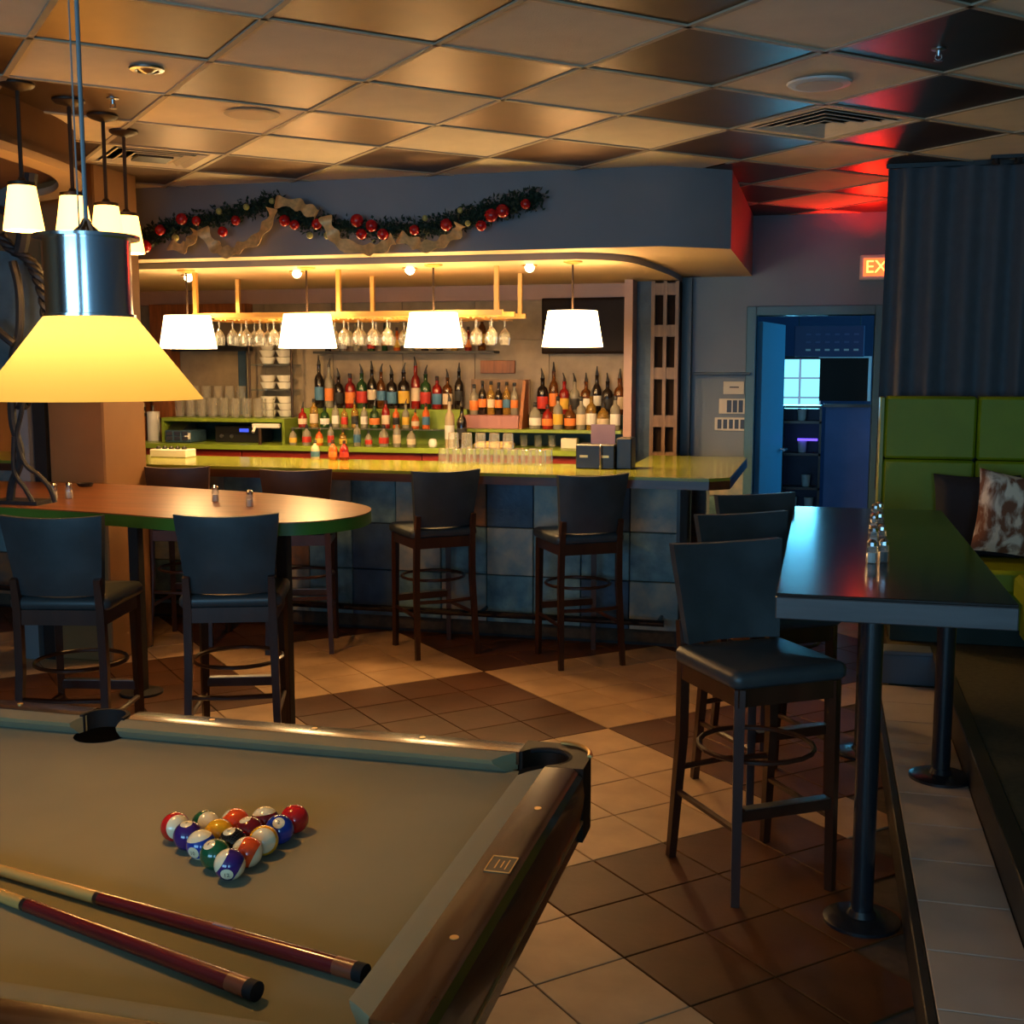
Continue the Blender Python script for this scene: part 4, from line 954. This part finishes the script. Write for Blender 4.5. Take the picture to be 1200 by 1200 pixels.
# small things under the right shelf
for i in range(4):
    link('pint_glass', gl_t, None, (-2.30 + i * 0.11, 8.70, 1.0855), 0, 'clear glass under the right raised shelf, %s from left' % ORD[i], 'glass', 'glasses under the right shelf').scale = (0.8, 0.8, 0.6)
t = thing('card_box', 'small cream box under the right raised shelf', 'box', (-1.82, 8.64, 1.0855)); MB().box(-0.06, 0.06, -0.04, 0.04, 0, 0.075, b=0.003).build('carton', 'paper', t)
t = thing('globe_jar', 'small white globe jar on green counter beside the crate bottles', 'jar', (-2.84, 8.46, 1.0855)); MB().lathe([(0.02, 0), (0.03, 0.01), (0.034, 0.035), (0.026, 0.06), (0.012, 0.066)], 14).build('globe', 'white', t)
link('towel_fold', MB().box(-0.14, 0.14, -0.08, 0.08, 0, 0.05, b=0.015).mesh('towel', 'gold'), None, (-2.36, 8.47, 1.0855), 0, 'folded tan towel on the counter under the crate', 'towel')

# ================================================================== GARLAND
gp = [(-4.104, 2.449), (-3.954, 2.512), (-3.748, 2.557), (-3.489, 2.599), (-3.206, 2.655), (-3.07, 2.586), (-2.88, 2.525), (-2.505, 2.485), (-2.242, 2.485), (-2.036, 2.525), (-1.883, 2.567), (-1.733, 2.60), (-1.59, 2.625)]
gar = thing('garland', 'green holiday garland with red ornaments and gold ribbon on bulkhead', 'garland', (-2.9, 6.60, 2.5))
sp = [Vector((p.x, 6.60, p.y)) for p in catmull([(x, z, 0) for x, z in gp], 8)]
sp = [Vector((p.x + 2.9, 0.0, p.z - 2.5)) for p in sp]
rg = random.Random(5); fol = MB()
for i in range(6000):
    c = sp[rg.randrange(len(sp))] + Vector((rg.gauss(0, 0.02), 0, 0)); a = rg.uniform(0, 2 * PI); r_ = min(0.055, abs(rg.gauss(0, 0.034)))
    c = c + Vector((0, -0.01 - 0.6 * abs(r_ * math.sin(a)), r_ * math.cos(a) * 1.1))
    d = Vector((rg.gauss(0, 1), -abs(rg.gauss(0, 0.6)), rg.gauss(0, 1))).normalized(); L = rg.uniform(0.022, 0.038)
    s_ = d.cross(Vector((rg.gauss(0, 1), rg.gauss(0, 1), rg.gauss(0, 1)))).normalized() * rg.uniform(0.005, 0.011); up = d.cross(s_).normalized() * 0.003
    fol.add([c, c + d * L * 0.5 + s_ + up, c + d * L, c + d * L * 0.5 - s_ + up], [(0, 1, 2), (0, 2, 3)])
fol.build('pine_foliage', 'pine', gar, kind='stuff')
MB().tube(sp, 0.014, 6).build('garland_core', 'pine', gar)
for (x, z) in [(-4.04, 2.407), (-3.93, 2.502), (-3.783, 2.563), (-3.685, 2.55), (-3.424, 2.543), (-3.511, 2.48), (-3.107, 2.533), (-3.042, 2.506), (-2.9, 2.507), (-2.648, 2.519), (-2.558, 2.487), (-2.622, 2.441), (-2.49, 2.437), (-2.296, 2.456), (-2.105, 2.479), (-1.897, 2.468), (-1.837, 2.523), (-1.772, 2.545), (-1.638, 2.578)]:
    MB().sphere((0, 0, 0), rg.uniform(0.028, 0.040), 12, 8).build('red_ornament', 'ornament', gar, (x + 2.9, -0.06, z - 2.485))
for (x, z) in [(-3.833, 2.468), (-3.535, 2.616), (-3.354, 2.635), (-3.187, 2.664), (-2.95, 2.459), (-2.836, 2.456), (-2.233, 2.536), (-2.023, 2.572), (-1.978, 2.499)]:
    MB().sphere((0, 0, 0), rg.uniform(0.016, 0.024), 10, 6).build('gold_ornament', 'ornament_g', gar, (x + 2.9, -0.055, z - 2.5))
for sw in ([(-3.85, 2.432), (-3.78, 2.405), (-3.71, 2.44), (-3.68, 2.509)], [(-3.624, 2.517), (-3.57, 2.42), (-3.48, 2.372), (-3.40, 2.39), (-3.30, 2.433), (-3.20, 2.52), (-3.172, 2.618)],
           [(-3.149, 2.652), (-3.03, 2.64), (-2.94, 2.60), (-2.884, 2.574)], [(-2.83, 2.563), (-2.80, 2.47), (-2.72, 2.395), (-2.567, 2.365), (-2.48, 2.38), (-2.408, 2.42)], [(-2.381, 2.433), (-2.30, 2.40), (-2.226, 2.372), (-2.12, 2.395), (-2.04, 2.44), (-2.01, 2.49)]):
    L = catmull([(x + 2.9, -0.07, z - 2.5) for x, z in sw], 6); m = MB(); vs = []; n = len(L)
    for i, p in enumerate(L):
        w = 0.044 + 0.014 * math.sin(i * 1.1); yb = -0.018 * math.sin(i * 0.7) - 0.012
        t_ = (L[min(i + 1, n - 1)] - L[max(i - 1, 0)]).normalized(); nn = Vector((-t_.z, 0, t_.x))
        a, b_ = p + nn * w * 0.7 + Vector((0, yb, 0)), p - nn * w * 0.7 + Vector((0, yb - 0.02, 0))
        vs += [a, b_, b_ + Vector((0, 0.003, 0)), a + Vector((0, 0.003, 0))]
    fs = []
    for i in range(n - 1):
        for q in range(4): fs.append((i * 4 + q, i * 4 + (q + 1) % 4, (i + 1) * 4 + (q + 1) % 4, (i + 1) * 4 + q))
    fs += [(0, 1, 2, 3), tuple((n - 1) * 4 + q for q in (3, 2, 1, 0))]
    m.add(vs, fs).build('gold_ribbon', 'gold', gar, ang=60)

# ================================================================== BOOTH, CURTAIN
t = thing('booth_bench', 'green padded booth with tall panelled back below the grey curtain', 'booth', (1.0, 6.4, 0.3))
def bo(mb, name, m, par, off): mb.v = [(x - off[0], y - off[1], z - off[2]) for x, y, z in mb.v]; return mb.build(name, m, par, ang=40)
OB = (1.0, 6.4, 0.3)
for (x0, x1) in ((0.325, 0.785), (0.79, 1.25), (1.255, 1.72)):
    for (z0, z1) in ((1.205, 1.535), (0.72, 1.20)): bo(MB().box(x0, x1, 6.585, 6.74, z0, z1, b=0.014), 'back_panel', 'booth', t, OB)
bo(MB().box(0.30, 0.324, 6.59, 6.78, 0.30, 1.53, b=0.004), 'end_panel', 'booth_edge', t, OB)
bo(MB().box(0.325, 1.72, 6.74, 6.80, 0.30, 1.50), 'back_frame', 'booth_base', t, OB)
for (x0, x1) in ((0.36, 0.79), (0.795, 1.25), (1.255, 1.72)): bo(MB().box(x0, x1, 6.10, 6.58, 0.58, 0.70, b=0.02), 'seat_pad', 'booth', t, OB)
bo(MB().box(0.36, 1.72, 6.14, 6.57, 0.40, 0.579), 'front_board', 'booth', t, OB)
bo(MB().box(0.37, 1.72, 6.20, 6.57, 0.305, 0.399), 'plinth', 'booth_base', t, OB)
OS = (1.3, 3.5, 0.3)
t = thing('side_bench', 'green booth seat running along the right hand wall', 'booth', OS)
for k in range(4):
    y0 = 1.2 + k * 1.21
    bo(MB().box(0.92, 1.46, y0, y0 + 1.20, 0.58, 0.70, b=0.02), 'seat_pad', 'booth', t, OS)
    for (z0, z1) in ((1.205, 1.535), (0.72, 1.20)): bo(MB().box(1.47, 1.60, y0, y0 + 1.20, z0, z1, b=0.014), 'back_panel', 'booth', t, OS)
bo(MB().box(0.96, 1.60, 1.2, 6.04, 0.40, 0.579), 'front_board', 'booth', t, OS)
bo(MB().box(1.0, 1.60, 1.2, 6.04, 0.305, 0.399), 'plinth', 'booth_base', t, OS)
def pillow(name, label, m, loc, w, h, d, rx, ry, rz):
    mb = MB(); n = 14; vs = []
    for s_ in (1, -1):
        for j in range(n + 1):
            for i in range(n + 1):
                a, b_ = -1 + 2 * i / n, -1 + 2 * j / n
                px_ = a * (1 - 0.07 * (1 - b_ * b_) * abs(a)); pz_ = b_ * (1 - 0.07 * (1 - a * a) * abs(b_))
                th = ((1 - a ** 4) * (1 - b_ ** 4)) ** 0.6 if abs(a) < 1 and abs(b_) < 1 else 0
                vs.append((px_ * w / 2, s_ * d / 2 * th, pz_ * h / 2))
    fs = []; W_ = n + 1; O = W_ * W_
    for s_ in (0, 1):
        for j in range(n):
            for i in range(n): fs.append(tuple(s_ * O + q for q in (j * W_ + i, j * W_ + i + 1, (j + 1) * W_ + i + 1, (j + 1) * W_ + i)))
    o = mb.add(vs, fs).build(name, m, None, loc, ang=80, label=label, cat='cushion'); o.rotation_euler = (rx, ry, rz); return o
pillow('throw_cushion', 'black cushion leaning on the green booth back', 'cushion_black', (0.79, 6.475, 0.925), 0.43, 0.43, 0.11, math.radians(-8), 0, math.radians(2))
pillow('throw_cushion', 'brown and cream patterned cushion in front of the black cushion', 'cushion_ikat', (0.98, 6.28, 0.948), 0.48, 0.42, 0.15, math.radians(-14), math.radians(10), math.radians(14))
# curtain
m = MB(); NXc, NZc = 150, 8; vs = []
def cw(s_, f): return 6.93 + (0.022 + 0.014 * f) * math.sin(s_ * 2 * PI / 0.150 + 0.5 * math.sin(s_ * 9)) + 0.008 * math.sin(s_ * 23)
for lay_ in (0, 1):
    for j in range(NZc + 1):
        f = 1 - j / NZc; z = 1.0 + 1.765 * j / NZc
        for i in range(NXc + 1):
            s_ = 1.42 * i / NXc; x = 0.312 - 0.012 * f + s_ + 0.006 * f * math.sin(s_ * 31); vs.append((x - 1.0, cw(s_, f) - 6.93 + lay_ * 0.004, z - 1.0))
fs = []; W_ = NXc + 1; O = W_ * (NZc + 1)
for l_ in (0, 1):
    for j in range(NZc):
        for i in range(NXc): fs.append(tuple(l_ * O + q for q in (j * W_ + i, j * W_ + i + 1, (j + 1) * W_ + i + 1, (j + 1) * W_ + i)))
for j in range(NZc):
    for i in (0, NXc): fs.append((j * W_ + i, (j + 1) * W_ + i, O + (j + 1) * W_ + i, O + j * W_ + i))
for i in range(NXc):
    for j in (0, NZc): fs.append((j * W_ + i, j * W_ + i + 1, O + j * W_ + i + 1, O + j * W_ + i))
t = thing('curtain', 'tall grey pleated curtain hanging behind the green booth', 'curtain', (1.0, 6.93, 1.0))
m.add(vs, fs).build('drape', 'curtain', t, ang=80)
MB().box(-0.70, 0.73, -0.02, 0.02, 1.765, 1.788).build('curtain_track', 'black', t)

# ================================================================== CEILING FITTINGS
def vent(cell, label, dark):
    u, v = 3.115 + (cell[0] + 0.5) * TC, 3.155 + (cell[1] + 0.5) * TC; x, y = uv2xy(u, v)
    t = thing('ceiling_vent', label, 'vent', (x, y, ZC), PI / 4)
    h = TC / 2 - 0.012
    fr_ = MB()
    for (a, b_, c_, d_) in ((-h, h, -h, -h + 0.05), (-h, h, h - 0.05, h), (-h, -h + 0.05, -h + 0.05, h - 0.05), (h - 0.05, h, -h + 0.05, h - 0.05)): fr_.box(a, b_, c_, d_, 0.0, 0.008)
    fr_.build('frame', 'ceil_light', t)
    MB().box(-h, h, -h, h, 0.012, 0.016).build('duct', 'black', t)
    for k in range(4):
        r0 = h - 0.06 - k * 0.055; r1 = r0 - 0.028
        if r1 < 0.01: break
        vs = []; 
        for (r_, z) in ((r0, -0.004), (r1, 0.010), (r1 - 0.003, 0.010), (r0 - 0.003, -0.006)): vs += [(-r_, -r_, z), (r_, -r_, z), (r_, r_, z), (-r_, r_, z)]
        fs = []
        for a in range(4):
            for q in range(4): fs.append((a * 4 + q, a * 4 + (q + 1) % 4, ((a + 1) % 4) * 4 + (q + 1) % 4, ((a + 1) % 4) * 4 + q))
        MB().add(vs, fs).build('louver', 'ceil_light', t)
    if dark: MB().box(-0.09, 0.09, -0.09, 0.09, -0.012, 0.0).build('damper', 'black', t)
vent((1, 1), 'square louvred ceiling vent near the red exit glow', False)
vent((-3, 5), 'square ceiling vent with dark centre above the small pendants', True)
def disc(name, label, cat, x, y, prof, m, extra=None):
    t = thing(name, label, cat, (x, y, ZC)); MB().lathe(prof, 28).build('housing', m, t)
    if extra: MB().lathe(extra[0], 24).build(extra[1], extra[2], t)
disc('ceiling_speaker', 'large white round ceiling speaker beside the right vent', 'speaker', -0.05, 4.885, [(0.125, -0.007), (0.12, -0.014), (0.10, -0.018), (0.01, -0.020)], 'white', ([(0.09, -0.0195), (0.02, -0.0215)], 'grille', 'paper'))
disc('ceiling_speaker', 'faint round ceiling speaker above the left vent', 'speaker', -2.445, 4.845, [(0.12, -0.007), (0.112, -0.010), (0.02, -0.011)], 'ceil_bar', ([(0.10, -0.011), (0.02, -0.0125)], 'grille', 'cream'))
disc('ceiling_light', 'small unlit chrome ringed ceiling light near the hanging cable', 'ceiling light', -2.449, 4.023, [(0.065, -0.007), (0.062, -0.014), (0.045, -0.016), (0.04, -0.008)], 'steel', ([(0.04, -0.009), (0.02, -0.022), (0.004, -0.026)], 'lens', 'steel'))
def sprinkler(x, y, label):
    t = thing('sprinkler', label, 'sprinkler', (x, y, ZC))
    MB().lathe([(0.035, 0.002), (0.035, -0.006), (0.012, -0.010), (0.008, -0.035)], 16).build('escutcheon', 'steel', t)
    MB().tube([(-0.012, 0, -0.03), (-0.016, 0, -0.045), (0, 0, -0.06), (0.016, 0, -0.045), (0.012, 0, -0.03)], 0.003, 6).build('arms', 'steel', t)
    MB().lathe([(0.022, -0.058), (0.022, -0.061)], 12).build('deflector', 'steel', t); t.scale = (0.7, 0.7, 0.7)
sprinkler(-2.869, 4.445, 'small sprinkler head between the small pendants and hanging cable')
sprinkler(0.354, 4.504, 'small sprinkler head on a black tile at upper right')
t = thing('track_light', 'pair of small black spot fittings at top of the curtain', 'spot light', (0.895, 6.78, ZC))
MB().box(-0.08, 0.08, -0.015, 0.015, -0.018, 0.0).build('bar', 'black', t)
for x in (-0.055, 0.055): MB().lathe([(0.018, -0.05), (0.022, -0.045), (0.016, -0.018)], 12, (x, 0, 0)).build('spot_head', 'black', t)

# ================================================================== BACK WALL ITEMS
t = thing('exit_sign', 'glowing red exit sign above the doorway beside the curtain', 'exit sign', (0.39, 8.97, 2.31))
MB().box(-0.16, 0.17, -0.03, 0.03, 0.0, 0.175, b=0.006).build('housing', 'white', t)
MB().box(-0.135, 0.145, -0.034, -0.030, 0.025, 0.15).build('red_face', 'exit_red', t)
o = link('letters', txt_mesh('EXIT', 0.125, 'exit_text'), t, (0.005, -0.0355, 0.087)); o.rotation_euler = (PI / 2, 0, 0)
L = bpy.data.lights.new('exit_glow', 'SPOT'); L.energy = 25; L.color = (1.0, 0.012, 0.004); L.spot_size = math.radians(150); L.spot_blend = 0.5; L.shadow_soft_size = 0.04
o = bpy.data.objects.new('exit_glow', L); COL.objects.link(o); o.parent = t; o.location = (-0.115, -0.10, 0.17); o.rotation_euler = (math.radians(-(180 - 35)), 0, 0)
def frame_notice(x0, x1, z0, z1, label, marks):
    t = thing('wall_notice', label, 'notice', ((x0 + x1) / 2, YB - 0.004, z0)); w = (x1 - x0) / 2; h = z1 - z0
    MB().box(-w, w, -0.010, 0.003, 0, h, b=0.002).build('sheet', 'paper', t)
    for (a, b_, c_, d_) in marks: MB().box(-w + 2 * w * a, -w + 2 * w * b_, -0.0115, -0.0101, h * c_, h * d_).build('print_block', 'black', t)
frame_notice(-0.721, -0.568, 1.487, 1.582, 'top white notice sheet on the grey wall beside the door', [(0.3, 0.75, 0.5, 0.6)])
frame_notice(-0.750, -0.558, 1.341, 1.454, 'middle notice with three dark blocks on the grey wall', [(0.30, 0.48, 0.1, 0.9), (0.53, 0.70, 0.1, 0.9), (0.75, 0.92, 0.1, 0.9)])
frame_notice(-0.779, -0.530, 1.214, 1.313, 'lowest and widest notice with dark blocks on the grey wall', [(0.08 + 0.17 * k, 0.2 + 0.17 * k, 0.15, 0.85) for k in range(5)])
t = thing('wall_ledge', 'dark narrow ledge above the notices on the grey wall', 'ledge', (-0.72, YB - 0.04, 1.63)); MB().box(-0.22, 0.20, -0.05, 0.038, 0, 0.02, b=0.003).build('board', 'slate_c', t)

# ================================================================== ROOM BEYOND THE DOOR
struct('wall_far', MB().box(-1.5, -0.44, 12.6, 12.7, 0, ZC).box(-0.02, XR, 12.6, 12.7, 0, ZC).box(-0.44, -0.02, 12.6, 12.7, 0, 0.95).box(-0.44, -0.02, 12.6, 12.7, 1.80, ZC), 'navy')
struct('wall_far_left', MB().box(-1.6, -1.5, 9.14, 12.7, 0, ZC), 'halfwall')
w = struct('window_3', MB().box(-0.44, -0.02, 12.62, 12.64, 0.95, 0.98).box(-0.44, -0.02, 12.62, 12.64, 1.77, 1.80), 'black')
for i in range(2):
    for j in range(4): B(-0.43 + 0.21 * i, -0.245 + 0.21 * i, 12.64, 12.65, 0.985 + 0.2 * j, 1.165 + 0.2 * j).build('pane', 'win_cyan', w)
area('far_daylight', (-0.23, 12.55, 1.4), (math.radians(-90), 0, 0), 0.42, 0.85, 34, (0.12, 0.62, 1.0))
area('door_leaf_fill', (1.70, 10.2, 1.5), (math.radians(90), 0, math.radians(90)), 1.6, 1.4, 26, (0.10, 0.55, 1.0))  # added blue fill to brighten the door leaf; no window on this side
d = struct('door_1', MB().box(0, 0.82, -0.02, 0.02, 0.01, 2.03, b=0.003), 'doorblue', None, (-0.47, 9.18, 0)); d.rotation_euler.z = math.radians(80)
MB().tube([(0.75, -0.02, 1.02), (0.75, -0.07, 1.02), (0.64, -0.07, 1.02)], 0.010, 8).build('door_handle', 'steel', d)
t = thing('half_wall_counter', 'blue grey half height partition seen through the doorway', 'partition', (0.23, 10.5, 0)); MB().box(-0.20, 0.35, -0.08, 0.08, 0, 1.35).build('panel', 'halfwall', t); MB().box(-0.22, 0.36, -0.10, 0.10, 1.35, 1.375).build('cap_rail', 'wood_red', t)
t = thing('framed_screen', 'dark screen with pale frame above the partition through the doorway', 'screen', (0.16, 10.55, 1.40)); MB().box(-0.19, 0.21, -0.01, 0.03, 0, 0.365).build('screen', 'tvscreen', t)
MB().box(-0.20, 0.235, -0.014, 0.032, 0.366, 0.380).box(0.212, 0.235, -0.014, 0.032, 0, 0.366).build('frame', 'white', t)
t = thing('hanging_board', 'navy blue board with pale markings hanging beyond the doorway', 'sign board', (0.04, 10.4, 1.775)); MB().box(-0.285, 0.285, -0.015, 0.015, 0, 0.26, b=0.004).build('board', 'navy', t)
for i in range(6):
    for j in range(3): MB().box(-0.19 + 0.078 * i, -0.15 + 0.078 * i, -0.017, -0.0155, 0.05 + 0.065 * j, 0.066 + 0.065 * j).build('marking', 'paper' if j == 0 else 'halfwall', t)
for x in (-0.25, 0.25): MB().tube([(x, 0, 0.26), (x, 0, 1.015)], 0.004, 6).build('hanging_wire', 'black', t)
t = thing('open_shelf', 'dark open shelf with glasses and blue lights beyond the door', 'shelf', (-0.15, 10.7, 0))
for z in (0.02, 0.42, 0.62, 0.92, 1.20, 1.335): MB().box(-0.19, 0.15, -0.12, 0.12, z, z + 0.022).build('shelf_board', 'wood_red', t)
MB().box(-0.19, -0.17, -0.12, 0.12, 0, 1.34).build('side_panel', 'black', t); MB().box(0.13, 0.15, -0.12, 0.12, 0, 1.34).build('side_panel', 'wood_red', t)
MB().box(-0.17, 0.13, 0.10, 0.12, 0, 1.32).build('back_panel', 'navy', t)
MB().box(-0.05, 0.12, -0.11, -0.10, 1.05, 1.07).build('light_strip', 'led_blue', t)
for i, (x, z) in enumerate(((-0.02, 1.223), (-0.01, 0.943), (0.03, 0.643), (-0.08, 0.443), (0.06, 0.443))):
    o = link('pint_glass', MB().lathe([(0.03, 0), (0.034, 0.004), (0.042, 0.10), (0.043, 0.105)], 12).mesh('frosted_glass', 'porcelain'), None, (-0.15 + x, 10.66, z), 0, 'pale glass on the shelf beyond the door, %s counted from the top' % ORD[i], 'glass', 'glasses beyond the door')

# ================================================================== SCULPTURE AT LEFT
SO = Vector((-4.05, 5.30, 1.0425))
t = thing('rope_sculpture', 'black twisted rope and metal sculpture standing at the far left edge', 'sculpture', SO)
def sc(pts, r, name, m='rope', n=8): MB().tube([Vector(p) - SO for p in catmull(pts, 6)], r, n).build(name, m, t)
sc([(-3.93, 5.3, 2.74), (-3.95, 5.3, 2.60), (-3.98, 5.3, 2.50), (-4.00, 5.3, 2.40), (-4.02, 5.3, 2.34)], 0.035, 'neck')
mm = MB().add([tuple(Vector(p) - SO) for p in [(-4.25, 5.33, 2.62), (-3.95, 5.30, 2.74), (-3.95, 5.30, 2.60), (-4.10, 5.31, 2.56), (-4.25, 5.37, 2.62), (-3.95, 5.34, 2.74), (-3.95, 5.34, 2.60), (-4.10, 5.35, 2.56)]], [(0, 1, 2, 3), (7, 6, 5, 4), (0, 4, 5, 1), (1, 5, 6, 2), (2, 6, 7, 3), (3, 7, 4, 0)]); mm.build('wing_plate', 'panel_slate', t)
for k in range(3):       # braid
    base = [(-4.14, 2.44), (-4.06, 2.36), (-3.97, 2.31), (-3.92, 2.23), (-3.885, 2.12), (-3.875, 2.0), (-3.90, 1.90), (-3.94, 1.80), (-4.0, 1.68), (-4.05, 1.55)]
    L = catmull([(x, 5.30, z) for x, z in base], 8)
    P_ = [p + Vector((0.022 * math.cos(i * 0.55 + k * 2.09), 0.022 * math.sin(i * 0.55 + k * 2.09), 0)) for i, p in enumerate(L)]
    MB().tube([p - SO for p in P_], 0.016, 6).build('braid_strand', 'rope', t)
sc([(-4.16, 5.3, 2.58), (-4.08, 5.28, 2.55), (-3.99, 5.28, 2.50), (-3.96, 5.29, 2.45)], 0.02, 'strut')
sc([(-4.05, 5.28, 2.30), (-4.02, 5.28, 2.15), (-4.03, 5.28, 1.95), (-4.08, 5.28, 1.80), (-4.10, 5.28, 1.5), (-4.06, 5.28, 1.30), (-4.12, 5.28, 1.15), (-4.14, 5.28, 1.05)], 0.022, 'strand')
sc([(-4.0, 5.27, 1.75), (-4.03, 5.27, 1.55), (-4.07, 5.27, 1.40), (-4.03, 5.27, 1.26), (-3.95, 5.27, 1.20), (-3.89, 5.27, 1.14), (-3.86, 5.27, 1.06)], 0.013, 'strand')
sc([(-4.08, 5.26, 1.40), (-4.09, 5.26, 1.22), (-4.03, 5.26, 1.13), (-3.985, 5.26, 1.055)], 0.013, 'strand')
sc([(-4.2, 5.25, 2.0), (-4.10, 5.25, 1.92), (-4.05, 5.26, 1.88)], 0.022, 'strut')
for k in range(4): sc([(-3.93 + 0.012 * k, 5.29, 1.90), (-3.90 + 0.016 * k, 5.28, 1.93), (-3.885 + 0.018 * k, 5.27, 1.985)], 0.010, 'claw')
mb = MB(); out = [(p.x, p.y) for p in catmull([(-4.35, 2.30, 0), (-4.15, 2.36, 0), (-4.02, 2.28, 0), (-3.95, 2.10, 0), (-3.96, 1.92, 0), (-4.05, 1.75, 0), (-4.2, 1.66, 0), (-4.4, 1.7, 0)], 4, True)]
mb.prism(out, 0, 0.04); mb.v = [(x - SO.x, 5.40 - SO.y + z, y - SO.z) for x, y, z in mb.v]; mb.build('oval_plate', 'panel_slate', t)
MB().box(-0.20, 0.10, -0.06, 0.10, 0.0, 0.02).build('base_plate', 'rope', t)
t.scale = (0.9, 0.9, 0.9); t.location = (-3.645, 4.80, 1.0425)
